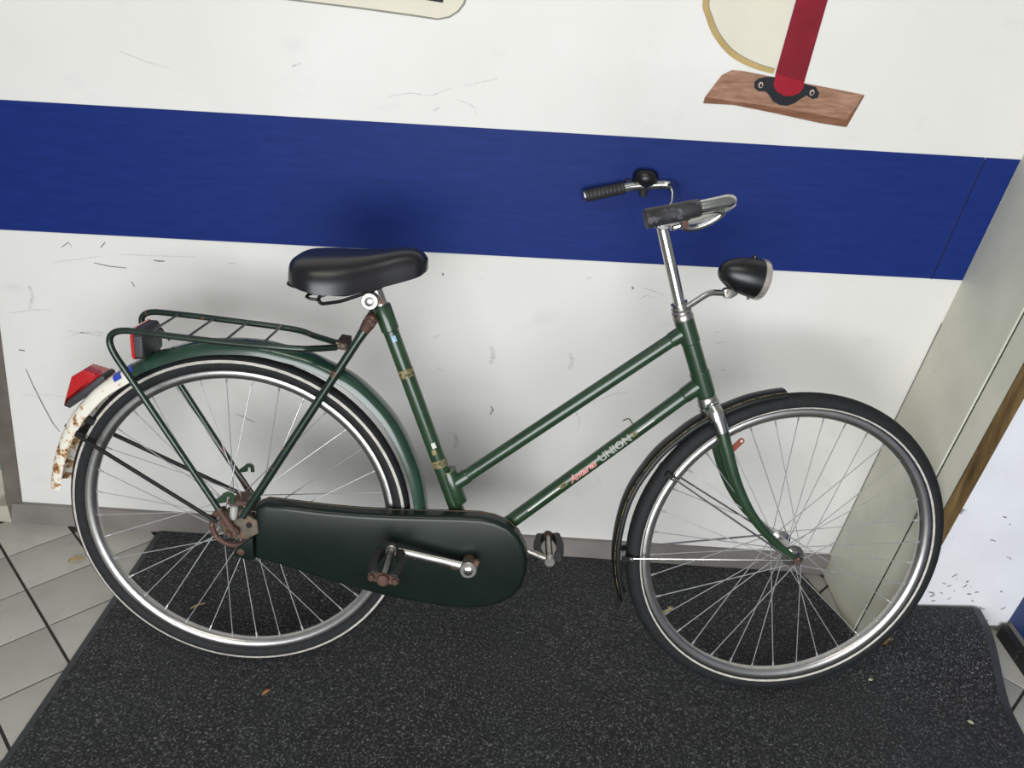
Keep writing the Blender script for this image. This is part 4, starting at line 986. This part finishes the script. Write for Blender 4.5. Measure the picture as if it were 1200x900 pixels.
# brake lever under the near side of the bar
cL = 0.262
piv = un((801, 263), cL - 0.01, True); tip = un((846, 249), cL - 0.005, True)
d = (tip - piv).normalized(); e = Vector((-d.y, d.x, 0)); ln = (tip - piv).length
ringo = []; 
for k in range(28):
    a_ = 2 * PI * k / 28; ringo.append(piv + d * (ln * 0.5 + ln * 0.52 * math.cos(a_)) + e * (0.0115 * math.sin(a_) * (1.0 - 0.25 * math.cos(a_))) + Vector((0, 0, 0.006 * math.sin(a_))))
t = MB(); t.tube(LP(ringo), 0.0052, 10, closed=True, flat=0.7, up=(0, 1, 0)); lever = part(t, 'brake_lever', 'chrome', steer=True, label='chrome loop brake lever')
t = MB(); t.tube(fillet(LP([piv, piv - d * 0.02 + e * 0.0, Vector((0.80, 0.672, 0.16)), Vector((0.812, 0.668, 0.06))]), 0.02), 0.0045, 10); part(t, 'lever_rod', 'chrome', lever)
t = MB(); t.lathe([(0.0065, -0.008), (0.0065, 0.008)], L(piv), (0, 1, 0), 12); part(t, 'lever_pivot', 'rust', lever)

# ---- headlamp
tip_, ft, fb = un((841, 320), 0, True), un((898, 306), 0, True), un((884, 349), 0, True)
front = (ft + fb) * 0.5; ax_ = Vector(((ft - fb).y, -(ft - fb).x, 0)).normalized(); 
dia = (ft - fb).length * 1.05; ln = (front - tip_).dot(ax_)
org = front - ax_ * ln; rl = dia / 2
prof = [(0.0, 0.0)] + [(rl * math.sin(math.radians(u)) ** 0.92, ln * (1 - math.cos(math.radians(u))) * 0.96) for u in range(8, 89, 8)] + [(rl, ln * 0.93)]
t = MB(); t.lathe(prof, L(org), LD(ax_), 32, cap0=False); lamp = part(t, 'headlamp', 'lamp_black', steer=True, label='bullet-shaped black headlamp with a chrome rim', sharp=40)
t = MB(); t.lathe([(rl * 1.0, ln * 0.92), (rl * 1.045, ln * 0.925), (rl * 1.045, ln * 1.03), (rl * 0.99, ln * 1.07), (rl * 0.9, ln * 1.075)], L(org), LD(ax_), 32, cap0=False, cap1=False); part(t, 'lamp_rim', 'lamp_rim', lamp, sharp=40)
t = MB(); t.lathe([(rl * 0.93, ln * 1.06), (rl * 0.6, ln * 1.12), (rl * 0.25, ln * 1.145), (0.0005, ln * 1.15)], L(org), LD(ax_), 28); part(t, 'lamp_lens', 'lamp_glass', lamp, sharp=60)
t = MB(); q = org + ax_ * ln * 0.72 + Vector((-ax_.y, ax_.x, 0)) * rl * 1.0; t.lathe([(0.005, -0.004), (0.005, 0.003), (0.003, 0.004)], L(q), (0, 0, 1), 12); part(t, 'lamp_switch', 'lamp_black', lamp)
q = org + ax_ * ln * 0.86 - Vector((-ax_.y, ax_.x, 0)) * rl; t = MB(); t.lathe([(0.003, -0.004), (0.003, 0.004)], L(q), (0, 0, 1), 8); part(t, 'lamp_screw', 'lamp_black', lamp)
t = MB(); t.tube(fillet(LP([head_top + HD * 0.014 + Vector((0.012, 0, 0.0)), un((812, 355), 0.004, True), un((832, 342.5), 0.004, True), un((848, 343), 0.004, True)]), 0.012), [0.0068] * 16, 14, flat=0.75, up=(0, 1, 0)) if False else None
t = MB(); pth = fillet(LP([un((803, 361), 0.010, True), un((832, 342.5), 0.004, True), un((848, 343.5), 0.002, True)]), 0.012)
t.tube(pth, 0.0060, 14); part(t, 'lamp_bracket', 'chrome', lamp)
t = MB(); poly = [un(q_, 0, True) for q_ in ((847, 339), (852, 337), (864, 341), (863, 345), (856, 349), (848, 349))]
t.prism(LP([Vector((p.x, p.y, -0.006)) for p in poly]), LD(Vector((0, 0, 0.013))), 0.002); part(t, 'bracket_plate', 'steel', lamp)

# ================================================================== small things on the floor
def leaf(px, size, rot, mname, label, zoff, parent_z=None, cat='leaf', name='dry_leaf', narrow=0.42):
    p = on_floor(px, zoff); bb = MB(); n = 7; vs = []
    for k in range(n + 1):
        t_ = k / n; wdt = narrow * math.sin(PI * t_) ** 0.8 * 0.5; x = (t_ - 0.5)
        for s in (-1, 0, 1):
            vs.append(Vector((x, s * wdt, 0.10 * abs(s) + 0.10 * math.sin(t_ * 3))))
    vs = [Matrix.Rotation(rot, 3, 'Z') @ (v * size) for v in vs]
    mz = min(v.z for v in vs); vs = [v - Vector((0, 0, mz)) for v in vs]
    fs = [[3 * k + q, 3 * k + q + 1, 3 * k + q + 4, 3 * k + q + 3] for k in range(n) for q in range(2)]
    bb.add(vs, fs); o = bb.build(name, mname); o.location = p; tag(o, label, cat)
    sol = o.modifiers.new('thickness', 'SOLIDIFY'); sol.thickness = 0.0006
    return o
leaf((312, 812), 0.022, 0.9, 'leaf', 'small orange dry leaf on the mat below the rear wheel', mat_z(-0.48, -0.52) + 0.0005)
leaf((90, 657), 0.040, 0.25, 'leaf_pale', 'pale dry leaf on the floor tiles behind the rear wheel', 0.0006)
leaf((232, 711), 0.036, 0.6, 'leaf_pale', 'thin dry twig lying on the mat inside the rear wheel', mat_z(-0.72, -0.28) + 0.0005, cat='twig', name='dry_twig', narrow=0.07)
leaf((1020, 797), 0.012, 0.3, 'bit', 'pale green scrap on the mat just below the front tyre', mat_z(0.86, -0.37) + 0.0005, cat='scrap', name='leaf_scrap', narrow=0.6)
leaf((1137, 847), 0.015, -0.6, 'bit', 'pale green scrap on the mat near its rubber edge', mat_z(1.04, -0.48) + 0.0005, cat='scrap', name='leaf_scrap', narrow=0.6)
# bright metal strip behind the front tyre
p = Vector((0.922, -0.300, 0)); t = MB()
t.prism([(0, 0, 0), (0.022, 0.028, 0.0), (0.022, 0.028, 0.020), (0, 0, 0.020)], (0.004, -0.004, 0)); t.prism([(-0.016, 0.012, -0.002), (0.022, 0.028, -0.002), (0.006, -0.004, -0.002), (-0.014, -0.008, -0.002)], (0, 0, 0.003))
o = t.build('metal_strip', 'steel'); o.location = (p.x, p.y, mat_z(p.x, p.y) + 0.002); tag(o, 'small bright metal angle strip on the mat behind the front tyre', 'metal strip')
